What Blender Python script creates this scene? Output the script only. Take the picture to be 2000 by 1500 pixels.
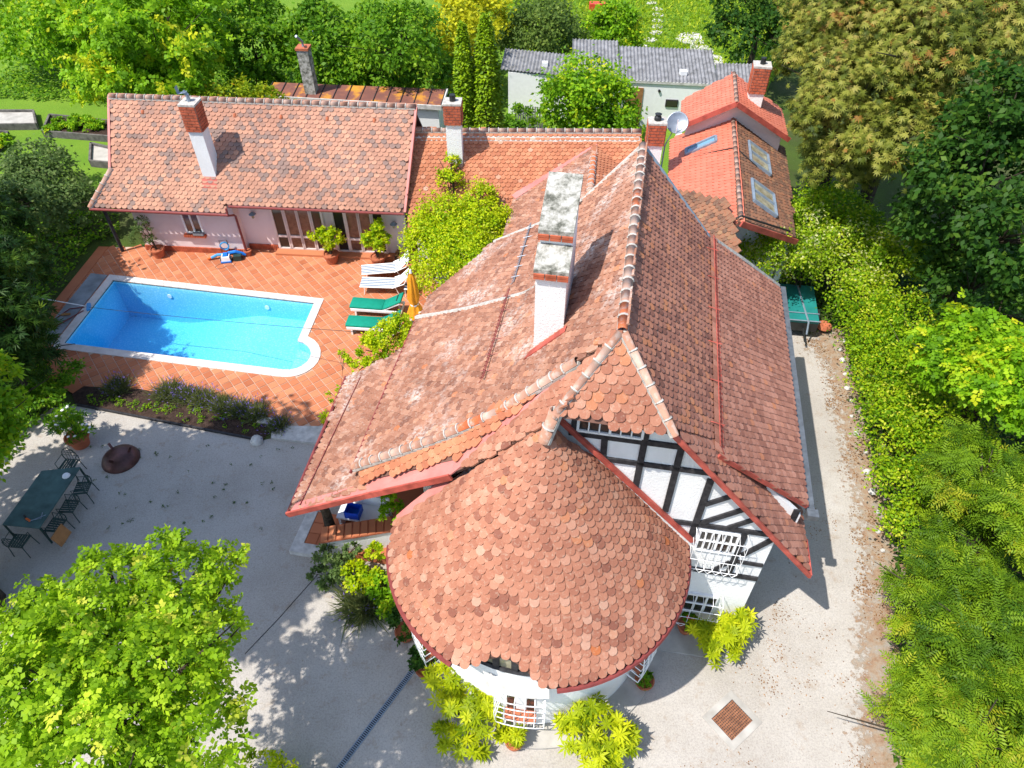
import bpy, bmesh, math, random
import numpy as np
from mathutils import Vector, Matrix
from mathutils.geometry import tessellate_polygon
for o in list(bpy.data.objects): bpy.data.objects.remove(o)
S = bpy.context.scene
COL = S.collection
R = math.radians
rng = np.random.default_rng(7)
random.seed(7)

# ---------------------------------------------------------------- camera, sky, sun, exposure
cam = bpy.data.cameras.new('camera'); cam.sensor_width = 36; cam.lens = 36 * 1400 / 2000
cam.clip_end = 1000
co = bpy.data.objects.new('camera', cam); COL.objects.link(co)
co.location = (0, 0, 17); co.rotation_euler = (R(45), 0, 0); S.camera = co
SUN = Vector((-.515, -.30, 1)).normalized()
W = bpy.data.worlds.new('World'); S.world = W; W.use_nodes = True
nt = W.node_tree
sky = nt.nodes.new('ShaderNodeTexSky'); sky.sky_type = 'NISHITA'; sky.sun_disc = False
sky.sun_elevation = math.asin(SUN.z); sky.sun_rotation = math.atan2(SUN.x, SUN.y)
bg = nt.nodes['Background']; bg.inputs['Strength'].default_value = .15
nt.links.new(sky.outputs[0], bg.inputs[0])
sl = bpy.data.lights.new('sun', 'SUN'); sl.energy = 3.7; sl.angle = R(.5); sl.color = (1, .955, .88)
so = bpy.data.objects.new('sun', sl); COL.objects.link(so)
so.rotation_euler = SUN.to_track_quat('Z', 'Y').to_euler()
S.view_settings.view_transform = 'Standard'; S.view_settings.look = 'None'
S.view_settings.exposure = .76; S.view_settings.gamma = 1; S.view_settings.use_curve_mapping = False
S.render.engine = 'CYCLES'
S.cycles.max_bounces = 6; S.cycles.transparent_max_bounces = 12

# ---------------------------------------------------------------- materials
MATS = {}
class NT:
    def __init__(s, name):
        s.m = bpy.data.materials.new(name); s.m.use_nodes = True; s.t = s.m.node_tree
        s.n = s.t.nodes; s.l = s.t.links; s.p = s.n['Principled BSDF']; MATS[name] = s.m
        s.g = s.n.new('ShaderNodeNewGeometry')
    def noise(s, scale, detail=4, rough=.55, vec=None, dist=0):
        k = s.n.new('ShaderNodeTexNoise'); k.inputs['Scale'].default_value = scale
        k.inputs['Detail'].default_value = detail; k.inputs['Roughness'].default_value = rough
        k.inputs['Distortion'].default_value = dist
        s.l.new(vec or s.g.outputs['Position'], k.inputs['Vector']); return k.outputs['Fac']
    def ramp(s, fac, stops, const=False):
        k = s.n.new('ShaderNodeValToRGB'); e = k.color_ramp.elements
        if const: k.color_ramp.interpolation = 'CONSTANT'
        while len(e) < len(stops): e.new(.5)
        for i, (p, c) in enumerate(stops):
            e[i].position = p; e[i].color = tuple(c) + (1,) if len(c) == 3 else c
        s.l.new(fac, k.inputs[0]); return k.outputs[0]
    def mix(s, fac, a, b, mode='MIX'):
        k = s.n.new('ShaderNodeMix'); k.data_type = 'RGBA'; k.blend_type = mode
        for v, i in ((fac, 0), (a, 6), (b, 7)):
            if hasattr(v, 'default_value') or hasattr(v, 'is_linked'): s.l.new(v, k.inputs[i])
            else: k.inputs[i].default_value = v if i == 0 else (tuple(v) + (1,))
        return k.outputs[2]
    def attr(s, name='rnd'):
        k = s.n.new('ShaderNodeAttribute'); k.attribute_name = name; return k.outputs['Fac']
    def math(s, op, a, b=0.):
        k = s.n.new('ShaderNodeMath'); k.operation = op
        for i, v in enumerate((a, b)):
            if isinstance(v, (int, float)): k.inputs[i].default_value = v
            else: s.l.new(v, k.inputs[i])
        return k.outputs[0]
    def bump(s, h, strength=.3, dist=.02):
        k = s.n.new('ShaderNodeBump'); k.inputs['Strength'].default_value = strength
        k.inputs['Distance'].default_value = dist; s.l.new(h, k.inputs['Height'])
        s.l.new(k.outputs[0], s.p.inputs['Normal'])
    def col(s, c):
        if isinstance(c, tuple): s.p.inputs['Base Color'].default_value = c + (1,)
        else: s.l.new(c, s.p.inputs['Base Color'])
    def rough(s, v, spec=.3, metal=0):
        s.p.inputs['Roughness'].default_value = v; s.p.inputs['Specular IOR Level'].default_value = spec
        s.p.inputs['Metallic'].default_value = metal

def plain(name, c, rough=.6, spec=.3, metal=0, var=.12, scale=6, bump=0):
    k = NT(name); f = k.noise(scale, 5)
    d = tuple(max(0, v * (1 - var)) for v in c); u = tuple(min(1, v * (1 + var)) for v in c)
    k.col(k.ramp(f, [(.3, d), (.7, u)])); k.rough(rough, spec, metal)
    if bump: k.bump(k.noise(scale * 8, 3), bump, .01)
    return k.m

def tile_mat(name, stops, lichen=(.55, .47, .36), la=.35, lt=.6, big=False):
    k = NT(name); c = k.ramp(k.attr(), stops)
    lg = k.noise(.55, 4); c = k.mix(.55, c, k.ramp(lg, [(.3, (.62, .55, .52)), (.7, (1.12, 1.1, 1.05))]), 'MULTIPLY')
    sp = k.noise(14, 4, .7); m = k.math('MULTIPLY', k.ramp(sp, [(lt - .06, (0, 0, 0)), (lt + .06, (1, 1, 1))]), la)
    c = k.mix(m, c, lichen)
    if big:
        bl = k.ramp(k.noise(.8, 5, .6), [(.5, (0, 0, 0)), (.66, (1, 1, 1))]); bs = k.ramp(k.noise(9, 4, .7), [(.42, (0, 0, 0)), (.6, (1, 1, 1))])
        c = k.mix(k.math('MULTIPLY', k.math('MULTIPLY', bl, bs), .7), c, (.66, .60, .55))
        c = k.mix(k.math('MULTIPLY', k.ramp(k.noise(1.7, 5, .7), [(.62, (0, 0, 0)), (.7, (1, 1, 1))]), .4), c, (.22, .17, .14))
    gr = k.noise(60, 2); c = k.mix(.35, c, k.ramp(gr, [(.3, (.7, .7, .7)), (.7, (1.15, 1.15, 1.15))]), 'MULTIPLY')
    k.col(c); k.rough(.85, .15); k.bump(k.noise(45, 3), .25, .01); return k.m

tile_mat('tile_cone', [(0, (.22, .085, .06)), (.2, (.34, .14, .09)), (.55, (.41, .18, .115)), (.85, (.47, .225, .15)), (.93, (.50, .29, .21)), (.97, (.46, .155, .06)), (1, (.44, .13, .05))], la=.25, lt=.6)
tile_mat('tile_weathered', [(0, (.22, .10, .07)), (.4, (.34, .16, .105)), (.75, (.42, .21, .14)), (.9, (.46, .26, .18)), (1, (.50, .18, .08))], lichen=(.58, .50, .43), la=.3, lt=.6, big=True)
tile_mat('tile_dark', [(0, (.18, .08, .06)), (.35, (.32, .14, .10)), (.7, (.42, .19, .13)), (1, (.48, .19, .09))], lichen=(.40, .36, .32), la=.25, lt=.62)
tile_mat('tile_shed', [(0, (.26, .11, .08)), (.5, (.40, .18, .125)), (.85, (.48, .23, .165)), (1, (.50, .19, .09))], lichen=(.45, .40, .36), la=.25, lt=.62)
tile_mat('tile_mixed', [(0, (.24, .175, .155)), (.25, (.30, .20, .17)), (.36, (.40, .22, .16)), (.6, (.48, .255, .18)), (1, (.54, .295, .205))], la=.06, lt=.7)
tile_mat('tile_orange', [(0, (.38, .135, .075)), (.5, (.49, .195, .105)), (.88, (.54, .235, .13)), (1, (.58, .36, .27))], lichen=(.6, .52, .45), la=.25, lt=.64)
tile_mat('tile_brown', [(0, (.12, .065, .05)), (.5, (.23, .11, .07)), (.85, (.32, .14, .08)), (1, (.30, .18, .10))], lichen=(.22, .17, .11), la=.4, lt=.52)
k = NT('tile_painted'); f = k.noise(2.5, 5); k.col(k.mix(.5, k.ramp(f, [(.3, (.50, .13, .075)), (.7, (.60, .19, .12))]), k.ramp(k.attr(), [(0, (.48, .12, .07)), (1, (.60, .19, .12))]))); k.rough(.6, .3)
plain('under_roof', (.16, .08, .06), .9)
k = NT('ridge_tile'); c = k.ramp(k.attr(), [(0, (.40, .20, .13)), (.5, (.50, .28, .20)), (.8, (.53, .36, .28)), (1, (.55, .15, .06))])
m = k.ramp(k.noise(9, 4), [(.5, (0, 0, 0)), (.65, (1, 1, 1))]); k.col(k.mix(k.math('MULTIPLY', m, .5), c, (.5, .45, .4))); k.rough(.8, .2)
plain('mortar', (.46, .43, .39), .95, .1, var=.3, scale=10, bump=.4)
k = NT('lime_wall'); f = k.noise(1.2, 5); k.col(k.ramp(f, [(.25, (.76, .755, .74)), (.6, (.86, .855, .84))])); k.rough(.9, .15); k.bump(k.noise(22, 5, .65), .5, .03)
k = NT('pink_wall'); f = k.noise(1.1, 5); k.col(k.ramp(f, [(.3, (.68, .56, .56)), (.7, (.78, .67, .67))])); k.rough(.9, .15); k.bump(k.noise(30, 4), .3, .01)
k = NT('old_plaster'); f = k.noise(5, 6, .7); c = k.ramp(f, [(.36, (.10, .10, .08)), (.48, (.30, .29, .25)), (.62, (.52, .50, .46))]); k.col(c); k.rough(.95, .1); k.bump(k.noise(14, 5), .6, .03)
k = NT('timber'); f = k.noise(9, 5, .6); k.col(k.ramp(f, [(.3, (.012, .012, .015)), (.7, (.05, .047, .05))])); k.rough(.7, .3); k.bump(k.noise(40, 3), .3, .01)
plain('red_metal', (.42, .085, .06), .6, .3, var=.38, scale=3)
k = NT('pink_metal'); f = k.noise(1.6, 5); k.col(k.ramp(f, [(.3, (.50, .16, .14)), (.7, (.62, .24, .21))])); k.rough(.55, .3)
plain('dark_red_metal', (.22, .045, .04), .5, .4, var=.2)
plain('gutter_grey', (.13, .145, .16), .5, .4, .3, var=.25)
plain('brick_red', (.44, .11, .055), .85, .2, var=.35, scale=5)
plain('brick_joint', (.36, .30, .26), .95)
plain('white_paint', (.84, .84, .84), .5, .4, var=.04)
plain('pinkish_paint', (.72, .62, .60), .5, .4, var=.05)
plain('grey_metal', (.26, .29, .33), .4, .5, .6, var=.15)
plain('zinc', (.25, .31, .38), .5, .5, .3, var=.15)
plain('black_metal', (.018, .02, .02), .5, .4, var=.3)
plain('green_metal', (.02, .05, .045), .5, .4, var=.3)
k = NT('dark_glass'); k.col((.03, .028, .025)); k.rough(.06, .6)
k = NT('curtain_glass'); f = k.noise(7, 3); k.col(k.ramp(f, [(.3, (.10, .05, .035)), (.7, (.22, .12, .085))])); k.rough(.12, .6)
k = NT('sky_glass'); f = k.noise(5, 3); k.col(k.ramp(f, [(.3, (.22, .19, .11)), (.7, (.42, .38, .26))])); k.rough(.1, .6)
k = NT('blue_glass'); k.col((.16, .33, .46)); k.rough(.1, .6)
# ground surfaces
k = NT('soil_ground'); f = k.noise(.35, 6); f2 = k.noise(5, 6, .7)
c = k.mix(f2, k.ramp(f, [(.35, (.075, .11, .02)), (.5, (.05, .055, .02)), (.65, (.10, .085, .05))]), (.05, .09, .015)); k.col(c); k.rough(.95, .1); k.bump(k.noise(12, 5), .8, .06)
k = NT('lawn'); f = k.noise(.5, 5); f2 = k.noise(9, 5, .7)
c = k.mix(k.ramp(f2, [(.35, (0, 0, 0)), (.65, (1, 1, 1))]), k.ramp(f, [(.3, (.10, .20, .018)), (.7, (.19, .28, .03))]), (.13, .25, .025)); k.col(c); k.rough(.95, .1); k.bump(k.noise(25, 4), .8, .05)
k = NT('pale_gravel'); f = k.noise(.45, 6, .6); f2 = k.noise(24, 5, .8); f3 = k.noise(2.2, 6, .68)
c = k.ramp(f, [(.3, (.36, .325, .285)), (.55, (.435, .40, .36)), (.75, (.48, .45, .415))])
c = k.mix(.55, c, k.ramp(f2, [(.30, (.45, .45, .47)), (.5, (1, 1, 1)), (.70, (1.3, 1.3, 1.27))]), 'MULTIPLY')
c = k.mix(k.math('MULTIPLY', k.ramp(f3, [(.56, (0, 0, 0)), (.70, (1, 1, 1))]), .5), c, (.30, .22, .15))
c = k.mix(k.math('MULTIPLY', k.ramp(k.noise(7, 5, .8), [(.62, (0, 0, 0)), (.68, (1, 1, 1))]), .55), c, (.24, .17, .10))
k.col(c); k.rough(.95, .1); k.bump(k.noise(60, 3), .55, .015)
k = NT('leaf_dirt'); f = k.noise(3, 6, .7); c = k.ramp(f, [(.35, (.40, .36, .31)), (.5, (.40, .29, .20)), (.62, (.34, .20, .12)), (.75, (.22, .14, .09))]); c = k.mix(.5, c, k.ramp(k.noise(38, 3, .7), [(.28, (.6, .6, .6)), (.7, (1.2, 1.2, 1.2))]), 'MULTIPLY'); k.col(c); k.rough(.95, .1); k.bump(k.noise(40, 3), .6, .02)
al_ = k.math('ADD', k.math('MULTIPLY', k.attr('fade'), 1.1), k.math('MULTIPLY', k.math('SUBTRACT', k.noise(5, 6, .75), .5), 2.6)); k.l.new(k.ramp(al_, [(.38, (0, 0, 0)), (.62, (.8, .8, .8))]), k.p.inputs['Alpha'])
k = NT('concrete'); f = k.noise(2, 6); k.col(k.ramp(f, [(.3, (.32, .30, .27)), (.7, (.50, .47, .43))])); k.rough(.9, .1); k.bump(k.noise(30, 3), .3, .01)
k = NT('bed_soil'); f = k.noise(7, 6, .7); k.col(k.ramp(f, [(.3, (.035, .022, .018)), (.7, (.10, .065, .05))])); k.rough(1, .05); k.bump(k.noise(14, 6, .7), 1, .08)
k = NT('terrace_joint'); f = k.noise(3, 4); k.col(k.ramp(f, [(.3, (.46, .31, .23)), (.7, (.56, .41, .32))])); k.rough(.95, .1)
k = NT('terracotta'); c = k.ramp(k.attr(), [(0, (.40, .125, .055)), (.5, (.50, .175, .08)), (1, (.56, .23, .115))])
c = k.mix(.5, c, k.ramp(k.noise(1.1, 5), [(.3, (.75, .72, .7)), (.7, (1.15, 1.15, 1.15))]), 'MULTIPLY'); k.col(c); k.rough(.75, .25); k.bump(k.noise(35, 3), .2, .01)
plain('terracotta_pot', (.42, .13, .065), .8, .2, var=.2)
plain('red_pot', (.42, .05, .03), .6, .3, var=.15)
k = NT('coping_stone'); f = k.noise(4, 5); c = k.ramp(f, [(.3, (.58, .52, .48)), (.7, (.70, .65, .61))]); c = k.mix(.3, c, k.ramp(k.attr(), [(0, (.8, .8, .8)), (1, (1.08, 1.08, 1.08))]), 'MULTIPLY'); k.col(c); k.rough(.85, .2)
plain('slate_slab', (.22, .235, .25), .6, .3, var=.3, scale=2)
plain('pale_stone', (.52, .50, .47), .9, .15, var=.25, scale=5, bump=.5)
k = NT('pool_liner'); vo = k.n.new('ShaderNodeTexVoronoi'); vo.feature = 'DISTANCE_TO_EDGE'; vo.inputs['Scale'].default_value = 9; k.l.new(k.g.outputs['Position'], vo.inputs['Vector']); f = k.math('ADD', k.math('MULTIPLY', k.noise(26, 2, .6), .7), k.math('MULTIPLY', vo.outputs['Distance'], .8)); k.col(k.ramp(f, [(.35, (.20, .62, .80)), (.65, (.36, .74, .88))])); k.rough(.5, .3)  # fine speckle, plus cells that put caustic ripple light into the liner colour
k = NT('pool_water'); k.n.remove(k.p); out = k.n['Material Output']
tr = k.n.new('ShaderNodeBsdfTransparent'); tr.inputs[0].default_value = (.93, .98, 1, 1)
gl = k.n.new('ShaderNodeBsdfGlossy'); gl.inputs['Roughness'].default_value = .03
fr = k.n.new('ShaderNodeFresnel'); fr.inputs[0].default_value = 1.33
bp = k.n.new('ShaderNodeBump'); bp.inputs['Strength'].default_value = .12; bp.inputs['Distance'].default_value = .03
k.l.new(k.noise(7, 3), bp.inputs['Height']); k.l.new(bp.outputs[0], gl.inputs['Normal']); k.l.new(bp.outputs[0], fr.inputs['Normal'])
ms = k.n.new('ShaderNodeMixShader'); k.l.new(fr.outputs[0], ms.inputs[0]); k.l.new(tr.outputs[0], ms.inputs[1]); k.l.new(gl.outputs[0], ms.inputs[2]); k.l.new(ms.outputs[0], out.inputs['Surface'])
va = k.n.new('ShaderNodeVolumeAbsorption'); va.inputs['Color'].default_value = (.03, .70, .97, 1); va.inputs['Density'].default_value = .25
k.l.new(va.outputs[0], out.inputs['Volume'])
k = NT('corrugated'); f = k.noise(3, 6, .7); k.col(k.ramp(f, [(.3, (.11, .11, .11)), (.55, (.24, .24, .25)), (.75, (.34, .34, .35))])); k.rough(.9, .1)
k = NT('rust_roof'); f = k.noise(1.3, 6, .6); k.col(k.ramp(f, [(.40, (.16, .065, .05)), (.52, (.22, .085, .055)), (.60, (.46, .20, .03)), (.75, (.55, .26, .03))])); k.rough(.7, .3)
plain('rust', (.10, .045, .04), .45, .5, .5, var=.5, scale=3)
k = NT('rust_grate'); f = k.noise(8, 5); k.col(k.ramp(f, [(.3, (.16, .07, .04)), (.7, (.34, .15, .08))])); k.rough(.8, .2)
plain('aged_wood', (.13, .12, .11), .9, .1, var=.4, scale=5)
plain('wood', (.30, .15, .06), .7, .2, var=.2)
plain('bark', (.06, .048, .035), .95, .1, var=.5, scale=8, bump=.6)
plain('green_fabric', (.005, .23, .155), .8, .2, var=.1)
plain('white_fabric', (.80, .80, .80), .8, .2, var=.03)
plain('blue_fabric', (.03, .09, .18), .8, .2, var=.08)
plain('orange_fabric', (.75, .30, .02), .8, .2, var=.15)
plain('blue_plastic', (.01, .17, .62), .4, .4, var=.08)
plain('sky_plastic', (.06, .30, .60), .4, .4, var=.08)
plain('deep_blue_plastic', (.005, .07, .55), .4, .4, var=.08)
plain('orange_plastic', (.7, .13, .02), .4, .4, var=.08)
plain('teal_tarp', (.015, .20, .19), .5, .4, var=.15, scale=2)
plain('table_top', (.06, .115, .11), .6, .3, var=.35, scale=3)
plain('red_paint', (.6, .06, .03), .5, .3)
plain('flower_red', (.8, .01, .02), .6, .2)
plain('flower_white', (.8, .78, .8), .7, .2)
plain('flower_violet', (.22, .15, .45), .7, .2)
plain('flower_pink', (.75, .28, .25), .7, .2)

def leaf_mat(name, stops, trans=.45, spec=.16, rough=.5, patch=None):
    k = NT(name); c = k.ramp(k.attr(), stops)
    c = k.mix(.5, c, k.ramp(k.noise(.9, 3), [(.3, (.62, .68, .6)), (.7, (1.2, 1.12, 1.0))]), 'MULTIPLY')
    if patch: c = k.mix(k.ramp(k.noise(patch[1], 3), [(patch[2], (0, 0, 0)), (patch[2] + .12, (1, 1, 1))]), c, patch[0])
    k.col(c); k.rough(rough, spec)
    t = k.n.new('ShaderNodeBsdfTranslucent'); k.l.new(c, t.inputs[0])
    m = k.n.new('ShaderNodeMixShader'); m.inputs[0].default_value = trans
    k.l.new(k.p.outputs[0], m.inputs[1]); k.l.new(t.outputs[0], m.inputs[2]); k.l.new(m.outputs[0], k.n['Material Output'].inputs[0]); return k.m
leaf_mat('leaf_bright', [(0, (0.104, 0.25, 0.00847)), (.5, (0.227, 0.46, 0.0113)), (.85, (0.393, 0.595, 0.0177)), (1, (0.621, 0.652, 0.0212))])
leaf_mat('leaf_front', [(0, (0.145, 0.288, 0.0106)), (.5, (0.311, 0.518, 0.0141)), (.85, (0.518, 0.709, 0.0353)), (1, (0.72, 0.74, 0.0847))], trans=.45)
leaf_mat('leaf_mid', [(0, (0.0724, 0.192, 0.0099)), (.5, (0.145, 0.327, 0.0127)), (1, (0.311, 0.48, 0.0212))])
leaf_mat('leaf_dark', [(0, (0.0239, 0.0791, 0.0105)), (.6, (0.0522, 0.136, 0.0157)), (1, (0.127, 0.222, 0.0229))])
leaf_mat('leaf_conifer', [(0, (0.0179, 0.0546, 0.00918)), (.6, (0.0448, 0.108, 0.0118)), (1, (0.112, 0.186, 0.0144))], trans=.2)
leaf_mat('leaf_thuja', [(0, (0.0932, 0.192, 0.00567)), (.6, (0.207, 0.345, 0.00704)), (1, (0.352, 0.48, 0.0106))], trans=.2)
leaf_mat('leaf_olive', [(0, (0.082, 0.152, 0.0394)), (.6, (0.151, 0.235, 0.0655)), (1, (0.26, 0.344, 0.114))])
leaf_mat('leaf_greygreen', [(0, (0.0802, 0.145, 0.0269)), (.6, (0.161, 0.251, 0.0449)), (1, (0.305, 0.389, 0.0805))])
leaf_mat('leaf_yellow', [(0, (0.248, 0.307, 0.0106)), (.6, (0.559, 0.537, 0.0141)), (1, (0.72, 0.728, 0.0282))])
leaf_mat('leaf_gold', [(0, (0.207, 0.383, 0.00567)), (.45, (0.497, 0.633, 0.00847)), (.85, (0.72, 0.74, 0.0141)), (1, (0.72, 0.74, 0.113))], trans=.45)
leaf_mat('leaf_chestnut', [(0, (.07, .10, .012)), (.4, (.20, .23, .03)), (.75, (.37, .36, .07)), (.93, (.36, .30, .08)), (1, (.34, .17, .04))], trans=.35)
leaf_mat('leaf_ivy', [(0, (0.104, 0.25, 0.00847)), (.45, (0.248, 0.442, 0.0106)), (.85, (0.476, 0.575, 0.0141)), (1, (0.72, 0.74, 0.0847))])
leaf_mat('leaf_blossom', [(0, (0.145, 0.307, 0.0106)), (.5, (0.352, 0.518, 0.0177)), (.75, (0.579, 0.652, 0.0353)), (.85, (0.72, 0.74, 0.296)), (1, (0.72, 0.74, 0.385))])
leaf_mat('leaf_ash', [(0, (.06, .14, .01)), (.5, (.19, .33, .014)), (.85, (.33, .46, .02)), (1, (.42, .44, .03))])
leaf_mat('leaf_rhodo', [(0, (0.186, 0.288, 0.00567)), (.5, (0.476, 0.557, 0.00847)), (1, (0.72, 0.74, 0.0212))])
leaf_mat('leaf_lavender', [(0, (0.0875, 0.121, 0.041)), (.6, (0.175, 0.216, 0.0718)), (1, (0.277, 0.297, 0.113))])
leaf_mat('leaf_hedge_orange', [(0, (0.166, 0.288, 0.00847)), (.6, (0.372, 0.46, 0.0141)), (.88, (0.559, 0.537, 0.0212)), (1, (0.72, 0.422, 0.0282))])
leaf_mat('leaf_litter', [(0, (0.108, 0.05, 0.0238)), (.5, (0.238, 0.12, 0.0522)), (1, (0.367, 0.21, 0.095))], trans=.05, spec=.02, rough=1)
leaf_mat('grass_blade', [(0, (0.145, 0.268, 0.00847)), (.6, (0.311, 0.48, 0.0141)), (1, (0.601, 0.633, 0.0424))])

# ---------------------------------------------------------------- mesh helpers
def V3(p): return np.array(p, float)
def np_mesh(name, verts, loops, starts, totals, mat, rnd=None, smooth=False):
    me = bpy.data.meshes.new(name)
    me.vertices.add(len(verts)); me.vertices.foreach_set('co', np.ascontiguousarray(verts, np.float32).ravel())
    me.loops.add(len(loops)); me.loops.foreach_set('vertex_index', np.ascontiguousarray(loops, np.int32))
    me.polygons.add(len(starts)); me.polygons.foreach_set('loop_start', np.ascontiguousarray(starts, np.int32))
    me.polygons.foreach_set('loop_total', np.ascontiguousarray(totals, np.int32))
    if rnd is not None:
        a = me.attributes.new('rnd', 'FLOAT', 'FACE'); a.data.foreach_set('value', np.ascontiguousarray(rnd, np.float32))
    me.materials.append(MATS[mat]); me.update(calc_edges=True)
    me.polygons.foreach_set('use_smooth', np.full(len(starts), smooth, bool))
    return me
def inst_mesh(name, tv, tf, pos, fr, mat, rnd):
    """template verts/faces copied onto n frames (n,3,3 columns = axes, already scaled)"""
    tv = np.asarray(tv, float); n = len(pos)
    verts = (np.einsum('nij,vj->nvi', fr, tv) + pos[:, None, :]).reshape(-1, 3)
    fl = np.concatenate([np.array(f) for f in tf]); ft = np.array([len(f) for f in tf])
    loops = (fl[None, :] + (np.arange(n) * len(tv))[:, None]).ravel()
    totals = np.tile(ft, n); starts = np.concatenate([[0], np.cumsum(totals)[:-1]])
    return np_mesh(name, verts, loops, starts, totals, mat, np.repeat(rnd, len(tf)))
def link(name, me, parent=None, props=None):
    o = bpy.data.objects.new(name, me); COL.objects.link(o)
    if parent is not None:
        o.parent = parent
        if parent.get('_empty') : o.matrix_parent_inverse = parent.matrix_world.inverted()
    if props:
        for a, b in props.items(): o[a] = b
    return o
def thing(name, label, cat, loc=(0, 0, 0), rz=0, group=None):
    o = bpy.data.objects.new(name, None); COL.objects.link(o); o.empty_display_size = .2
    o.location = loc; o.rotation_euler = (0, 0, rz)
    o['label'] = label; o['category'] = cat
    if group: o['group'] = group
    o.matrix_world = Matrix.Translation(loc) @ Matrix.Rotation(rz, 4, 'Z')
    return o
def world_thing(*a, **k):
    """a thing whose parts are modelled in world coordinates"""
    o = thing(*a, **k); o['_empty'] = 1; WT.append(o); return o
WT = []
def tag(o, label=None, cat=None, group=None, kind=None):
    for a, b in (('label', label), ('category', cat), ('group', group), ('kind', kind)):
        if b: o[a] = b
    return o
class MB:
    def __init__(s): s.v = []; s.f = []
    def add(s, vs, fs):
        b = len(s.v); s.v += [tuple(map(float, v)) for v in vs]; s.f += [tuple(i + b for i in f) for f in fs]; return s
    def box(s, c, size, rz=0, M=None, taper=1):
        x, y, z = [d / 2 for d in size]; vs = []
        for k in (-1, 1):
            t = taper if k > 0 else 1
            for i, j in ((-1, -1), (1, -1), (1, 1), (-1, 1)): vs.append(Vector((i * x * t, j * y * t, k * z)))
        m = (M or Matrix.Translation(c) @ Matrix.Rotation(rz, 4, 'Z')); vs = [m @ v for v in vs]
        return s.add(vs, [(3, 2, 1, 0), (4, 5, 6, 7), (0, 1, 5, 4), (1, 2, 6, 5), (2, 3, 7, 6), (3, 0, 4, 7)])
    def beam(s, a, b, w, h, up=(0, 0, 1)):
        a, b = Vector(a), Vector(b); d = (b - a).normalized(); up = Vector(up)
        x = d.cross(up).normalized(); z = x.cross(d); vs = []
        for p in (a, b):
            for i, j in ((-1, -1), (1, -1), (1, 1), (-1, 1)): vs.append(p + x * i * w / 2 + z * j * h / 2)
        return s.add(vs, [(0, 1, 2, 3), (7, 6, 5, 4), (0, 4, 5, 1), (1, 5, 6, 2), (2, 6, 7, 3), (3, 7, 4, 0)])
    def tube(s, pts, r, n=6, cap=True):
        pts = [Vector(p) for p in pts]; rs = r if isinstance(r, (list, tuple)) else [r] * len(pts); rings = []
        for i, p in enumerate(pts):
            d = (pts[min(i + 1, len(pts) - 1)] - pts[max(i - 1, 0)]).normalized()
            x = d.cross(Vector((0, 0, 1)) if abs(d.z) < .95 else Vector((1, 0, 0))).normalized(); y = d.cross(x)
            rings.append([p + (x * math.cos(t) + y * math.sin(t)) * rs[i] for t in [2 * math.pi * j / n for j in range(n)]])
        b = len(s.v); vs = [v for rg in rings for v in rg]; fs = []
        for i in range(len(pts) - 1):
            for j in range(n): fs.append((i * n + j, i * n + (j + 1) % n, (i + 1) * n + (j + 1) % n, (i + 1) * n + j))
        if cap: fs += [tuple(range(n - 1, -1, -1)), tuple((len(pts) - 1) * n + j for j in range(n))]
        return s.add(vs, fs)
    def lathe(s, prof, c=(0, 0, 0), n=20, a0=0, a1=2 * math.pi):
        full = abs(a1 - a0 - 2 * math.pi) < 1e-6; m = n if full else n + 1; vs = []
        for r_, z in prof:
            for j in range(m):
                t = a0 + (a1 - a0) * j / n; vs.append((c[0] + r_ * math.cos(t), c[1] + r_ * math.sin(t), c[2] + z))
        fs = []
        for i in range(len(prof) - 1):
            for j in range(n):
                k = (j + 1) % m if full else j + 1; fs.append((i * m + j, i * m + k, (i + 1) * m + k, (i + 1) * m + j))
        return s.add(vs, fs)
    def prism(s, pts, off):
        """closed solid between polygon pts and the same polygon moved by off"""
        pts = [Vector(p) for p in pts]; n = len(pts); off = Vector(off)
        vs = pts + [p + off for p in pts]
        return s.add(vs, [tuple(range(n)), tuple(range(2 * n - 1, n - 1, -1))] + [(i, n + i, n + (i + 1) % n, (i + 1) % n)[::-1] for i in range(n)])
    def mesh(s, name, mat, smooth=False, rnd=None):
        me = bpy.data.meshes.new(name); me.from_pydata(s.v, [], s.f); me.materials.append(MATS[mat])
        bm = bmesh.new(); bm.from_mesh(me); bmesh.ops.recalc_face_normals(bm, faces=bm.faces); bm.to_mesh(me); bm.free()
        if rnd is not None:
            a = me.attributes.new('rnd', 'FLOAT', 'FACE'); a.data.foreach_set('value', np.full(len(me.polygons), rnd, np.float32))
        if smooth: me.polygons.foreach_set('use_smooth', np.ones(len(me.polygons), bool))
        return me
    def build(s, name, mat, parent=None, smooth=False, rnd=None, **props):
        return link(name, s.mesh(name, mat, smooth, rnd), parent, props)
def sheet(name, outer, z, mat, holes=(), thick=0):
    polys = [[Vector((p[0], p[1], 0)) for p in outer]] + [[Vector((p[0], p[1], 0)) for p in h] for h in holes]
    tris = tessellate_polygon(polys); vs = [(v.x, v.y, z) for pl in polys for v in pl]; fs = []
    for t in tris:
        a, b, c = [Vector(vs[i]) for i in t]
        fs.append(tuple(t) if (b - a).cross(c - a).z > 0 else tuple(t)[::-1])
    me = bpy.data.meshes.new(name); me.from_pydata(vs, [], fs); me.materials.append(MATS[mat])
    return tag(link(name, me), kind='structure')
def inpoly(pts, poly):
    x, y = pts[:, 0], pts[:, 1]; r_ = np.zeros(len(pts), bool); n = len(poly)
    for i in range(n):
        x0, y0 = poly[i][:2]; x1, y1 = poly[(i + 1) % n][:2]
        c = ((y0 > y) != (y1 > y)) & (x < (x1 - x0) * (y - y0) / (y1 - y0 + 1e-12) + x0); r_ ^= c
    return r_

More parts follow.
